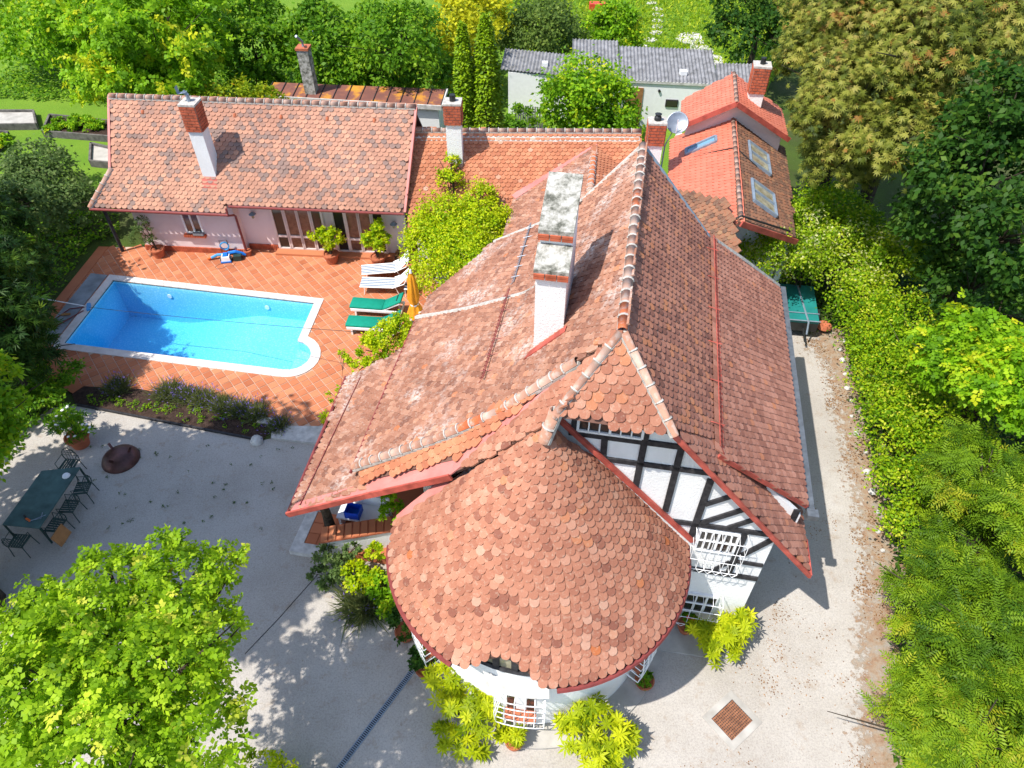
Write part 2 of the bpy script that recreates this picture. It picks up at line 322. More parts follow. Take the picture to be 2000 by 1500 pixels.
# ---------------------------------------------------------------- foliage
def rhomb(L, w, base=(0, 0, 0), d=(1, 0, 0), n=(0, 0, 1), bend=.0):
    d = V3(d); d /= np.linalg.norm(d); n = V3(n); s_ = np.cross(n, d); b = V3(base)
    return [b, b + d * L * .45 + s_ * w / 2 + n * bend * L, b + d * L, b + d * L * .45 - s_ * w / 2 + n * bend * L]
def tmpl(kind):
    v = []
    if kind == 'leaf': v += rhomb(1, .62)
    elif kind == 'narrow': v += rhomb(1, .26)
    elif kind == 'needle':
        for a in (-.5, 0, .5): v += rhomb(1, .16, d=(math.cos(a), math.sin(a), -.15))
    elif kind == 'palm':
        for i, a in enumerate((-1.9, -1.2, -.55, 0, .55, 1.2, 1.9)): v += rhomb((.62, .85, .97, 1, .97, .85, .62)[i], .21, d=(math.cos(a), math.sin(a), -.35))
    elif kind == 'pinnate':
        for i in range(5):
            for sd in (-1, 1): v += rhomb(.34, .11, base=(.12 + i * .17, 0, -.05 * i * i * .16), d=(.45, sd * .9, -.25))
        v += rhomb(.34, .11, base=(.95, 0, -.14), d=(1, 0, -.4))
    elif kind == 'rosette':
        for i in range(8): a = i * math.pi / 4 + .2; v += rhomb(1, .27, d=(math.cos(a), math.sin(a), -.12 + .2 * (i % 2)))
    elif kind == 'twig':
        for i in range(4):
            for sd in (-1, 1): v += rhomb(.42, .26, base=(.05 + i * .22, 0, 0), d=(.6, sd * .8, -.25 + .1 * (i % 3)))
        v += rhomb(.45, .28, base=(.9, 0, -.05), d=(1, 0, -.3))
    elif kind == 'spray':
        for i, (x_, sd, tl) in enumerate(((.0, 1, -.2), (.15, -1, .25), (.3, 1, -.5), (.45, -1, -.1), (.6, 1, .3), (.72, -1, -.4), (.8, .1, -.2))): v += rhomb(.42, .33, base=(x_, 0, .05 * (i % 3)), d=(.55, sd * .85, tl), n=(0, .25 * sd, 1))
    f = [tuple(range(i, i + 4)) for i in range(0, len(v), 4)]
    return np.array(v), f
def unit(a): return a / (np.linalg.norm(a, axis=-1, keepdims=True) + 1e-9)
def frames(out, size, up=.5, jit=.6, droop=.25):
    n = len(out); nrm = unit(out * .6 + np.array([0, 0, up]) + rng.normal(0, jit, (n, 3)))
    d = rng.normal(0, 1, (n, 3)) + out * .9 + np.array([0, 0, -droop]); d = unit(d - nrm * (d * nrm).sum(1, keepdims=True))
    s_ = np.cross(nrm, d); return np.stack([d, s_, nrm], 2) * size[:, None, None]
def leaves(lumps, n, size, sq=.85, clump=.135, per=55, shell=(.62, 1.02), lowcut=-.45):
    """points, outward directions and a tint for leaves held in clumps round the lumps"""
    A = np.array([l[3] ** 2 for l in lumps]); P = []; O = []; T = []
    for l, a in zip(lumps, A / A.sum()):
        m = max(30, int(n * a)); K = max(10, m // per)
        d = unit(rng.normal(0, 1, (K * 2, 3))); d = d[d[:, 2] > lowcut][:K]; K = len(d)
        rad = rng.uniform(shell[0], shell[1], K) ** .7; c = np.array(l[:3]) + d * rad[:, None] * l[3] * np.array([1, 1, sq])
        i = rng.integers(0, K, m); sg = rng.uniform(.7, 1.3, K)[i] * l[3] * clump
        p = c[i] + rng.normal(0, 1, (m, 3)) * sg[:, None] * np.array([1, 1, .7])
        P.append(p); O.append(unit(p - np.array(l[:3]) + 1e-6)); T.append(np.clip(rng.normal(.45, .2, K)[i] + rng.normal(0, .2, m), 0, 1))
    P = np.concatenate(P); return P, np.concatenate(O), np.concatenate(T)
def crown_mesh(name, lumps, n, size, mat, kind='leaf', up=.5, droop=.25, **kw):
    P, O, T = leaves(lumps, n, size, **kw); ok = P[:, 2] > .04; P, O, T = P[ok], O[ok], T[ok]
    tv, tf = tmpl(kind); sz = rng.uniform(.7, 1.25, len(P)) * size
    return inst_mesh(name, tv, tf, P, frames(O, sz, up, droop=droop), mat, T)
def tree(name, label, lumps, n, size, mat, kind='leaf', group=None, cat='tree', base=None, r0=None, crown='crown', stem='trunk', up=.5, droop=.25, **kw):
    A = np.array(lumps); w = A[:, 3:] ** 2; c = (A[:, :3] * w).sum(0) / w.sum()
    if base is None: base = (c[0], c[1])
    t = world_thing(name, label, cat, (base[0], base[1], 0), group=group)
    link(crown, crown_mesh(crown, lumps, n, size, mat, kind, up, droop, **kw), t)
    r0 = r0 or .06 + .035 * c[2]; m = MB(); b = Vector((base[0], base[1], -.05)); top = Vector((c[0], c[1], c[2] * .8))
    mid = b.lerp(top, .5) + Vector((.12, -.1, 0)); m.tube([b, mid, top], [r0, r0 * .75, r0 * .5], 8)
    for l in lumps:
        e = Vector(l[:3]); st = b.lerp(top, random.uniform(.45, .9)); m.tube([st, st.lerp(e, .5) + Vector((0, 0, .15 * l[3])), e + (e - st).normalized() * l[3] * .55], [r0 * .42, r0 * .28, .012], 6)
        for _ in range(4):
            q_ = e + Vector((random.gauss(0, .55), random.gauss(0, .55), random.uniform(-.1, .6))) * l[3]; m.tube([st.lerp(e, .75), q_], [r0 * .2, .008], 5)
    m.build(stem, 'bark', t); return t

# ---------------------------------------------------------------- tiled roofs
TW, TG = .18, .15
def tile_template(w=1., th=.036):
    o = [(-.5, 1.0), (-.5, .33), (-.42, .14), (-.2, .02), (.2, .02), (.42, .14), (.5, .33), (.5, 1.0)]
    top = [(x * .985, y, .056 - .047 * y) for x, y in o]; bot = [(x, y, z - th) for x, y, z in top]
    return top + bot, [tuple(range(8))[::-1]] + [(i, i + 1, 9 + i, 8 + i)[::-1] for i in range(7)]
TILE_V, TILE_F = tile_template()
class Roof:
    """collects the tiles of one house; the nearest 300 become objects, the rest one joined part"""
    def __init__(s): s.pos = []; s.fr = []; s.rnd = []; s.mat = []; s.par = []
    def put(s, pos, U, Vv, N, w, g, mat, par):
        n = len(pos)
        if not n: return
        U = np.broadcast_to(U, (n, 3)); Vv = np.broadcast_to(Vv, (n, 3)); N = np.broadcast_to(N, (n, 3))
        a = rng.normal(0, .014, n)[:, None]; U2 = U + Vv * a; V2 = Vv - U * a
        b = rng.normal(0, .006, n)[:, None]; V2 = V2 + N * b
        ww = np.broadcast_to(np.asarray(w, float), (n,))
        fr = np.stack([U2 * ww[:, None], V2 * (g * 1.75), N * np.ones((n, 1))], 2)
        s.pos.append(pos + N * rng.uniform(0, .004, n)[:, None]); s.fr.append(fr)
        s.rnd.append(np.clip(rng.beta(1.7, 1.7, n), 0, 1)); s.mat += [mat] * n; s.par += [par] * n
    def patch(s, pts, mat, parent, name='roof', w=TW, g=TG, base=True, seed_off=0., thick=.07):
        P = [V3(p) for p in pts]; c = sum(P) / len(P); N = np.zeros(3)
        for i in range(len(P)): N += np.cross(P[i] - c, P[(i + 1) % len(P)] - c)
        N /= np.linalg.norm(N)
        if N[2] < 0: N = -N
        U = np.cross(np.array([0, 0, 1.]), N); U /= np.linalg.norm(U); Vv = np.cross(N, U)
        if Vv[2] < 0: Vv = -Vv; U = -U
        o = link_roof(name, P, N, parent, thick)
        pp = np.array([[(p - c) @ U, (p - c) @ Vv] for p in P]); lo = pp.min(0); hi = pp.max(0)
        rows = np.arange(lo[1] - .02, hi[1], g); XY = []
        for i, y in enumerate(rows):
            x = np.arange(lo[0] - w, hi[0] + w, w) + (w / 2 if i % 2 else 0) + seed_off
            x = x + rng.normal(0, .004, len(x)); XY.append(np.stack([x, np.full(len(x), y) + rng.normal(0, .006, len(x))], 1))
        XY = np.concatenate(XY); XY = XY[inpoly(XY + np.array([0, g * .55]), pp)]
        s.put(c + XY[:, :1] * U + XY[:, 1:] * Vv + N * .012, U, Vv, N, w, g, mat, o); return o
    def finish(s, house, limit=300, name='roof_tile', keep=None):
        pos = np.concatenate(s.pos); fr = np.concatenate(s.fr); rnd = np.concatenate(s.rnd); mat = np.array(s.mat)
        d = np.linalg.norm(pos - np.array([0, 0, 17.]), axis=1)
        if keep is not None: d = d + np.where(keep(pos, mat), 0, 1000)
        order = np.argsort(d); near = order[:limit]; far = order[limit:]; var = {}
        for i in near:
            v = int(rnd[i] * 11.99); kk = (mat[i], v)
            if kk not in var: var[kk] = inst_mesh(name, TILE_V, TILE_F, np.zeros((1, 3)), np.eye(3)[None], mat[i], np.array([(v + .5) / 12]))
            o = bpy.data.objects.new(name, var[kk]); COL.objects.link(o)
            M = Matrix([list(fr[i][r_]) + [pos[i][r_]] for r_ in range(3)] + [[0, 0, 0, 1]]); o.parent = s.par[i]
            o.matrix_basis = s.par[i].matrix_basis.inverted() @ M
        for m_ in sorted(set(mat[far])):
            j = far[mat[far] == m_]; link('joined_roof_tiles', inst_mesh('joined_roof_tiles', TILE_V, TILE_F, pos[j], fr[j], m_, rnd[j]), house, {'kind': 'stuff'})
def link_roof(name, P, N, parent, thick):
    return MB().prism([p - N * .004 for p in P], -N * thick).build(name, 'under_roof', parent)
RT = None
def ridge_run(parent, a, b, r=.11, L=.36, mat='ridge_tile', rise=.03, mortar=True, orange=()):
    """half-round cap tiles laid end to end from a to b, each its own piece"""
    global RT
    a, b = Vector(a), Vector(b); d = b - a; n = max(1, round(d.length / L)); st = d / n; dd = d.normalized()
    x = dd.cross(Vector((0, 0, 1))).normalized(); z = x.cross(dd)
    if mortar: MB().beam(a + z * (rise - .045), b + z * (rise - .045), r * 2.1, .06, z).build('mortar_bed', 'mortar', parent)
    for i in range(n):
        key = ('rt', round(r, 3), i % 5 if i not in orange else 9)
        if key not in RTC:
            m = MB(); vs = []; k = 7
            for e, rr in ((0, .93), (1.03, 1.07)):
                for j in range(k): t = math.pi * j / (k - 1); vs.append((e, math.cos(t) * r * rr, math.sin(t) * r * rr))
            for e, rr in ((1.03, .90),):
                for j in range(k): t = math.pi * j / (k - 1); vs.append((e, math.cos(t) * r * rr, math.sin(t) * r * rr))
            m.add(vs, [(j, j + 1, k + j + 1, k + j) for j in range(k - 1)] + [(k + j, k + j + 1, 2 * k + j + 1, 2 * k + j) for j in range(k - 1)])
            RTC[key] = m.mesh('ridge_tile', mat, True, rnd=(.1, .3, .45, .6, .75)[i % 5] if i not in orange else 1.)
        o = bpy.data.objects.new('ridge_tile', RTC[key]); COL.objects.link(o); o.parent = parent
        L_ = st.length; p = a + st * i + z * rise
        if mortar and i:
            if ('mc', r) not in RTC: RTC[('mc', r)] = MB().tube([(0, math.cos(t) * r * 1.06, math.sin(t) * r * 1.06) for t in np.linspace(0, math.pi, 7)], .022, 5).mesh('mortar_joint', 'mortar')
            c2 = bpy.data.objects.new('mortar_joint', RTC[('mc', r)]); COL.objects.link(c2); c2.parent = parent; c2.matrix_basis = Matrix([[dd.x, x.x, z.x, p.x], [dd.y, x.y, z.y, p.y], [dd.z, x.z, z.z, p.z], [0, 0, 0, 1]])
        o.matrix_basis = Matrix([[dd.x * L_, x.x, z.x, p.x], [dd.y * L_, x.y, z.y, p.y], [dd.z * L_, x.z, z.z, p.z], [0, 0, 0, 1]])
RTC = {}
BRC = {}
def brick_shaft(house, name, c, w, d, z0, z1, rz, zb, cap='mortar', plaster='lime_wall', taper=0):
    """chimney: plastered shaft up to zb, brick head with single bricks above, mortar cap"""
    M = Matrix.Translation((c[0], c[1], 0)) @ Matrix.Rotation(rz, 4, 'Z')
    ch = MB().box(0, (w, d, zb - z0), M=M @ Matrix.Translation((0, 0, (z0 + zb) / 2))).build(name, plaster, house)
    MB().box(0, (w + .05, d + .05, z1 - zb), M=M @ Matrix.Translation((0, 0, (zb + z1) / 2 + .002))).build('brick_core', 'brick_joint', ch)
    MB().box(0, (w + .10, d + .10, .07), M=M @ Matrix.Translation((0, 0, z1 + .037))).build('chimney_cap', cap, ch)
    if 'b' not in BRC: BRC['b'] = MB().box((0, 0, 0), (1, .06, .074)).mesh('brick', 'brick_red')
    nC = max(2, int((z1 - zb) / .098)); h = (z1 - zb) / nC
    for i in range(nC):
        z = zb + h * (i + .5)
        for side in range(4):
            L = (w if side % 2 == 0 else d) + .05; hw = (d if side % 2 == 0 else w) / 2 + .025
            nb = max(2, round(L / .24)); bl = L / nb; off = (bl / 2) if (i + side) % 2 else 0; x = -L / 2
            edges = [x] + [x + off + j * bl for j in range(0 if off else 1, nb + 1)]; edges = [e_ for e_ in edges if e_ < L / 2 - .02] + [L / 2]
            for e0, e1 in zip(edges[:-1], edges[1:]):
                o = bpy.data.objects.new('brick', BRC['b']); COL.objects.link(o); o.parent = ch
                o.matrix_basis = M @ Matrix.Rotation(side * math.pi / 2, 4, 'Z') @ Matrix.Translation(((e0 + e1) / 2, -hw, z)) @ Matrix.Diagonal((e1 - e0 - .018, 1 + random.uniform(-.15, .15), h / .098, 1))
    return ch, M

# ================================================================ SETTING
# pool frame: s along the long side (left to right), t towards the yard
PA = np.array([-15.89, 23.07]); PE1 = np.array([.985, -.1726]); PE2 = np.array([-.08, -.997])
def PL(s, t, z=0.): p = PA + PE1 * s + PE2 * t; return (p[0], p[1], z)
def arc(cx, cy, r, a0, a1, n): return [(cx + r * math.cos(a0 + (a1 - a0) * i / n), cy + r * math.sin(a0 + (a1 - a0) * i / n)) for i in range(n + 1)]
BC = (8.52, 3.21)
pool_out = [(0, 0), (8.88, 0)] + arc(*BC, 1.1, math.atan2(-1.04, .36), math.pi / 2, 10) + [(0, 4.31)]
pool_in = [(.33, .33), (8.55, .33)] + arc(*BC, .78, math.atan2(-.779, .03), math.pi / 2, 10) + [(.33, 3.98)]
pin_w = [PL(*p)[:2] for p in pool_in]; pout_w = [PL(*p)[:2] for p in pool_out]
hole = [PL(*p)[:2] for p in [(.2, .2), (8.68, .2)] + arc(*BC, .92, math.atan2(-.9, .16), math.pi / 2, 10) + [(.2, 4.12)]]
sheet('ground', [(-160, -60), (160, -60), (160, 220), (-160, 220)], 0, 'soil_ground', [hole])
yard_poly = [(-17, 13.2), (-14.9, 15.9), (-14.2, 16.0), (-7.8, 14.5), (-5.6, 15.2), (-4.0, 18.7), (-3, 22.4), (-3.0, 26), (4, 26), (7.5, 22), (10.3, 21.4), (11.74, 19.62), (11.48, 18.52), (11.02, 16.06), (10.45, 12.57), (10.08, 10.51), (9.11, 8.05), (8.2, 5.4), (7.6, 3.2), (7.4, 0), (-10, 0), (-13, 6)]
sheet('gravel_yard', yard_poly, .006, 'pale_gravel')
terr_poly = [(-16.95, 25.0), (-17.25, 19.5), (-16.6, 18.2), (-14.4, 16.75), (-12.36, 16.45), (-7.7, 15.1), (-5.5, 15.0), (-3.9, 18.6), (-2.9, 22.4), (-3.9, 25.2)]
terr = sheet('pool_terrace', terr_poly, .014, 'terrace_joint', [hole])
# paving tiles
ang = R(38); tu = np.array([math.cos(ang), math.sin(ang)]); tvv = np.array([-tu[1], tu[0]]); ts = .305
ii, jj = np.meshgrid(np.arange(-40, 40), np.arange(-40, 40)); cc = np.array([-10., 20.]) + ii.reshape(-1, 1) * ts * tu + jj.reshape(-1, 1) * ts * tvv
hole2 = [PL(*p)[:2] for p in [(.12, .12), (8.76, .12)] + arc(*BC, 1.0, math.atan2(-.97, .24), math.pi / 2, 10) + [(.12, 4.2)]]
keep = inpoly(cc, terr_poly) & ~inpoly(cc, hole2); cc = cc[keep]
tv_ = [(-.5, -.5, 0), (.5, -.5, 0), (.5, .5, 0), (-.5, .5, 0), (-.46, -.46, .012), (.46, -.46, .012), (.46, .46, .012), (-.46, .46, .012)]
tf_ = [(4, 5, 6, 7), (0, 1, 5, 4), (1, 2, 6, 5), (2, 3, 7, 6), (3, 0, 4, 7)]
fr0 = np.array([[tu[0], tvv[0], 0], [tu[1], tvv[1], 0], [0, 0, 1]]) * np.array([ts * .945, ts * .945, 1])
# second, finer herringbone-free field: narrow border bands cross the terrace as in old laid floors
d = np.linalg.norm(cc - np.array([-4, 14.]), axis=1); order = np.argsort(d); near, far = order[:300], order[300:]; tv_m = {}
for i in near:
    v = int(rng.beta(2, 2) * 9.99)
    if v not in tv_m: tv_m[v] = inst_mesh('paving_tile', tv_, tf_, np.zeros((1, 3)), fr0[None], 'terracotta', np.array([(v + .5) / 10]))
    o = bpy.data.objects.new('paving_tile', tv_m[v]); COL.objects.link(o); o.parent = terr
    o.location = (cc[i][0], cc[i][1], .016 + rng.uniform(0, .004)); o.rotation_euler = (rng.normal(0, .006), rng.normal(0, .006), rng.normal(0, .012))
pz = np.concatenate([cc[far], np.full((len(far), 1), .016)], 1)
link('joined_paving_tiles', inst_mesh('joined_paving_tiles', tv_, tf_, pz, np.repeat(fr0[None], len(far), 0), 'terracotta', rng.beta(2, 2, len(far))), terr, {'kind': 'stuff'})
hp = [(11.9, 19.9), (11.74, 19.3), (11.48, 18.52), (11.02, 16.06), (10.45, 12.57), (10.08, 10.51), (9.11, 8.05), (8.2, 5.4), (7.6, 3.2)]; ds = []
for (x0, y0), (x1, y1) in zip(hp[:-1], hp[1:]):
    for f_ in np.linspace(0, 1, 8)[:-1]: ds.append((x0 + (x1 - x0) * f_, y0 + (y1 - y0) * f_))
vs = []; fs = []; fade = []
for x, y in ds:
    wd_ = 1.25 + (.9 if y > 18.2 else 0)
    for j in range(6): vs.append((x + (.9 if j == 0 else .2) - wd_ * j / 5, y, .011)); fade.append(1 - j / 5)
for i in range(len(ds) - 1):
    for j in range(5): fs.append((i * 6 + j + 1, i * 6 + j, i * 6 + 6 + j, i * 6 + 7 + j)[::-1])
me = bpy.data.meshes.new('dirt_strip'); me.from_pydata(vs, [], fs); me.materials.append(MATS['leaf_dirt'])
at_ = me.attributes.new('fade', 'FLOAT', 'POINT'); at_.data.foreach_set('value', np.array(fade, np.float32)); tag(link('dirt_strip', me), kind='structure')
for p_, q_ in (((-16.9, 25.0), (-17.2, 19.5)), ((-17.2, 19.5), (-16.55, 18.15)), ((-16.55, 18.15), (-14.4, 16.7))): MB().beam((*p_, .02), (*q_, .02), .42, .05).build('terrace_edge', 'terracotta', terr, rnd=.3)
# flower bed, slab, grey pool strip
bed = sheet('flower_bed', [(-14.85, 16.9), (-14.2, 16.05), (-7.75, 14.5), (-7.35, 15.45), (-12.4, 16.75)], .03, 'bed_soil')
mb = MB(); mb.beam((-14.2, 16.02, .03), (-7.75, 14.48, .03), .06, .10).build('bed_edging', 'timber', bed)
lawn_poly = [(-60, 34), (-20, 29.5), (-16, 29.5), (-4, 33.5), (-3.2, 29.5), (12, 29), (12.5, 36), (16, 44), (60, 90), (-60, 90)]
sheet('lawn', lawn_poly, .008, 'lawn')
# stepping stones across the lawn
for i, (x, y) in enumerate([(10.0, 55.5), (10.15, 54.2), (10.1, 53), (9.85, 51.8), (9.7, 50.7), (9.45, 49.6), (8.9, 48.3), (8.1, 47.2)]):
    m = MB(); a0 = random.random(); m.prism([(x + .42 * math.cos(a0 + j) * random.uniform(.8, 1.2), y + .38 * math.sin(a0 + j), .01) for j in np.linspace(0, 6.28, 7)[:-1]], (0, 0, .05))
    o = m.build('stepping_stone', 'pale_stone'); tag(o, ('largest' if i == 6 else ['topmost', 'second', 'third', 'fourth', 'fifth', 'sixth', '', 'lowest'][i]) + ' flat stepping stone of the path across the back lawn', 'stone', 'stepping stones on the back lawn')
for i, (x, y, s_) in enumerate([(11.6, 48.5, 1.0), (11.9, 46.6, .8), (12.3, 45.0, .7)]):
    o = MB().prism([(x + s_ * math.cos(j) * random.uniform(.7, 1.1), y + 1.2 * s_ * math.sin(j), .01) for j in np.linspace(0, 6.28, 9)[:-1]], (0, 0, .05)).build('paving_stone', 'pale_stone')
    tag(o, ['large pale flagstone on the lawn under the dark trees', 'mid sized flagstone on the lawn edge by the dark trees', 'small flagstone on the lawn nearest the corrugated shed'][i], 'stone', 'flagstones by the dark trees')

# ================================================================ SWIMMING POOL
pool = world_thing('swimming_pool', 'rectangular blue swimming pool with rounded step end and pale coping', 'pool', PL(4.4, 2.1))
def depth(s): return -1.75 + max(0, min(1, (s - 3.0) / 3.2)) * .85
m = MB(); N_ = len(pool_in); grid = []
for i in range(N_):
    a, b = pool_in[i], pool_in[(i + 1) % N_]
    sub = 8 if math.hypot(a[0] - b[0], a[1] - b[1]) > 3 else 1
    for q_ in range(sub):
        p0 = (a[0] + (b[0] - a[0]) * q_ / sub, a[1] + (b[1] - a[1]) * q_ / sub); p1 = (a[0] + (b[0] - a[0]) * (q_ + 1) / sub, a[1] + (b[1] - a[1]) * (q_ + 1) / sub)
        m.add([PL(*p0, -.0), PL(*p1, 0.), PL(*p1, depth(p1[0])), PL(*p0, depth(p0[0]))], [(0, 1, 2, 3)])
for i in range(24):
    s0, s1 = .33 + (9.4 - .33) * i / 24, .33 + (9.4 - .33) * (i + 1) / 24
    m.add([PL(s0, .3, depth(s0)), PL(s1, .3, depth(s1)), PL(s1, 4.02, depth(s1)), PL(s0, 4.02, depth(s0))], [(0, 1, 2, 3)])
m.build('pool_basin', 'pool_liner', pool)
st = [PL(*p, -.42) for p in [(8.52, 3.21 - .77)] + arc(*BC, .76, -math.pi / 2, math.pi / 2, 12)]
MB().prism(st, (0, 0, -.5)).build('pool_step', 'pool_liner', pool)
wpts = [PL(*p, -.09) for p in [(.32, .32), (8.56, .32)] + arc(*BC, .79, math.atan2(-.779, .03), math.pi / 2, 10) + [(.32, 3.99)]]
MB().prism(wpts, (0, 0, -1.72)).build('pool_water', 'pool_water', pool)
for s_ in (2.55, 6.6):
    M = Matrix.Translation(PL(s_, .35, -.42)) @ Matrix.Rotation(math.atan2(PE1[1], PE1[0]), 4, 'Z') @ Matrix.Rotation(R(90), 4, 'X')
    m = MB(); m.lathe([(.0, .02), (.09, .02), (.10, .0)], n=14); m.v = [tuple(M @ Vector(v)) for v in m.v]; m.build('pool_lamp', 'white_paint', pool)
# coping stones, one by one
path = pool_out; inn = [(.30, .30), (8.58, .30)] + arc(*BC, .75, math.atan2(-.75, .06), math.pi / 2, 10) + [(.30, 4.01)]
segs = []
for i in range(len(path)):
    a, b, c_, d_ = path[i], path[(i + 1) % len(path)], inn[(i + 1) % len(path)], inn[i]
    n = max(1, round(math.hypot(a[0] - b[0], a[1] - b[1]) / .33))
    for j in range(n):
        f0, f1 = (j + .015) / n, (j + .985) / n; lp = lambda p, q_, f: (p[0] + (q_[0] - p[0]) * f, p[1] + (q_[1] - p[1]) * f)
        segs.append([lp(a, b, f0), lp(a, b, f1), lp(d_, c_, f1), lp(d_, c_, f0)])
for i, sg in enumerate(segs):
    MB().prism([PL(*p, .005) for p in sg], (0, 0, .045 + random.uniform(0, .004))).build('coping_stone', 'coping_stone', pool, rnd=random.random())
o = MB().prism([PL(*p, .02) for p in [(-.06, .05), (-.06, 4.15), (-.72, 4.15), (-.78, .05)]], (0, 0, .03)).build('pool_cover_lid', 'slate_slab', pool)

# ================================================================ MAIN HOUSE  (a along the ridge away from the yard, b to the right)
R0 = np.array([1.906, 9.4]); HR = np.array([.179, .984]) / math.hypot(.179, .984); HQ = np.array([HR[1], -HR[0]])
def Wd(a, b, z): p = R0 + HR * a + HQ * b; return (p[0], p[1], z)
HROT = math.atan2(HQ[1], HQ[0])
house = world_thing('half_timbered_house', 'large tiled house with round turret roof and black timber gable', 'house', Wd(2, 0, 0))
roof = Roof()
T50 = math.tan(R(50))
zr = lambda b: 8.85 - T50 * abs(b)
PROF = [(0, 8.85), (-1.2, 7.42), (-2.4, 6.12), (-4.0, 4.86), (-5.75, 3.62)]
def zl(b):
    for (b0, z0), (b1, z1) in zip(PROF[:-1], PROF[1:]):
        if b >= b1: return z0 + (z1 - z0) * (b - b0) / (b1 - b0)
    return PROF[-1][1]
# right steep slope, lower near strip, shed slope
right = roof.patch([Wd(-.0, 0, 8.85), Wd(6.85, 0, 8.85), Wd(6.95, 2.15, zr(2.15)), Wd(.0, 2.15, zr(2.15)), Wd(-.92, 1.05, zr(1.05))], 'tile_dark', house)
roof.patch([Wd(-.92, 1.05, zr(1.05)), Wd(-.0, 2.15, zr(2.15)), Wd(.9, 2.15, zr(2.15)), Wd(.9, 4.55, zr(4.55)), Wd(-.62, 4.55, zr(4.55))], 'tile_shed', house, name='lower_roof')
shed = roof.patch([Wd(-.40, 2.05, zr(2.05) + .10), Wd(6.95, 2.05, zr(2.05) + .10), Wd(7.6, 3.1, zr(2.05) + .10 - 1.05 * .976), Wd(8.6, 4.5, 4.02), Wd(.62, 4.45, 4.07)], 'tile_shed', house, name='shed_roof')
# half hip over the gable
hip = roof.patch([Wd(-1.04, -.97, 7.62), Wd(-1.0, 1.1, 7.52), Wd(0, 0, 8.86)], 'tile_cone', house, name='half_hip_roof', w=.205, g=.165)
# left slope in strips (wide part), far part a little lower
for (b0, z0), (b1, z1) in zip(PROF[:-1], PROF[1:]):
    na0, na1 = (.02, .02) if b0 == 0 else (.02 + .02 * abs(b0), 0); na1 = .02 + .02 * abs(b1)
    f0 = lambda b: 6.85 if b > -1.3 else 6.85 - (abs(b) - 1.3) * .0
    fold = lambda b: 4.0 + (abs(b) - 1.9) * .45 if b < -1.9 else (6.85 if b > -1.3 else 6.85 - (abs(b) - 1.3) / .6 * 2.8)
    roof.patch([Wd(-.0 if b0 == 0 else na0, b0, z0), Wd(fold(b0), b0, z0), Wd(fold(b1), b1, z1), Wd(na1, b1, z1)], 'tile_weathered', house, name='left_roof')
def zf(b): return zl(b) - .16
far_edge = {-1.3: 6.85, -2.4: 7.75, -4.0: 8.35, -5.75: 7.0}
fb = [-1.3, -2.4, -4.0, -5.75]
for b0, b1 in zip(fb[:-1], fb[1:]):
    roof.patch([Wd(fold(b0) - .1, b0, zf(b0)), Wd(far_edge[b0], b0, zf(b0)), Wd(far_edge[b1], b1, zf(b1)), Wd(fold(b1) - .1, b1, zf(b1))], 'tile_weathered', house, name='far_left_roof')
# hip strip on the near side of the left roof + pink valley sheet
zst = lambda b: zr(b)
hs1 = roof.patch([Wd(.0, -.9, 7.80), Wd(.06, -3.1, 5.60), Wd(-.42, -3.07, 5.22)], 'tile_orange', house, name='hip_strip_roof', w=.2, g=.15)
roof.patch([Wd(.06, -3.1, 5.60), Wd(.13, -5.72, 3.68), Wd(-.14, -5.50, 3.52), Wd(-.42, -3.07, 5.22)], 'tile_orange', house, name='hip_strip_roof', w=.2, g=.15)
vp = [Wd(-.05, -.80, 7.90), Wd(-.36, -3.07, 5.23), Wd(-.24, -4.2, 4.36), Wd(-.10, -5.45, 3.52), Wd(-.44, -5.3, 3.48), Wd(-.66, -3.15, 4.98), Wd(-.36, -1.0, 7.64)]
m = MB(); m.add(vp + [(p[0], p[1], p[2] - .05) for p in vp], [(0, 1, 5, 6), (1, 2, 4, 5), (2, 3, 4), (7, 13, 12, 8), (8, 12, 11, 9), (9, 11, 10)] + [(i, (i + 1) % 7, 7 + (i + 1) % 7, 7 + i) for i in range(7)]); m.build('valley_flashing', 'pink_metal', house)
# near left slope between valley and turret
roof.patch([Wd(-.98, -.93, zr(.93)), Wd(0, 0, 8.84), Wd(-.28, -.9, 7.80)], 'tile_cone', house, name='near_left_roof')
roof.patch([Wd(-.28, -.9, 7.80), Wd(-.60, -3.15, 4.96), Wd(-.85, -2.2, 6.0), Wd(-1.0, -.98, 7.58)], 'tile_cone', house, name='near_left_roof')
# porch roof
porch = roof.patch([Wd(-.66, -7.22, 2.58), Wd(4.1, -7.48, 2.50), Wd(4.6, -6.1, 3.18), Wd(4.6, -5.3, 3.52), Wd(-.25, -5.3, 3.52), Wd(-.3, -5.6, 3.38)], 'tile_weathered', house, name='porch_roof')
# turret cone
TC = np.array([.58, 8.76]); TR = 3.24; TZ = 3.38
CP = [(.0, 7.2), (.5, 6.56), (1.2, 5.72), (2.1, 4.68), (2.8, 3.86), (3.24, 3.38)]
def cz(r_):
    for (r0_, z0), (r1_, z1) in zip(CP[:-1], CP[1:]):
        if r_ <= r1_: return z0 + (z1 - z0) * (r_ - r0_) / (r1_ - r0_)
    return CP[-1][1]
A0, A1 = R(172), R(372)
def cut(t):
    """eave is drawn back over the little timber dormer window"""
    t = math.degrees(t) % 360
    return TR - (.34 * math.sin((t - 241) / 30 * math.pi) if 241 < t < 271 else 0)
m = MB(); NA = 72; prof_r = [0, .5, 1.2, 2.1, 2.8, 3.24]
vs = []
for fr_ in (0, .15, .37, .65, .86, 1.):
    for j in range(NA + 1):
        t = A0 + (A1 - A0) * j / NA; rr = fr_ * cut(t); vs.append((TC[0] + rr * math.cos(t), TC[1] + rr * math.sin(t), cz(rr)))
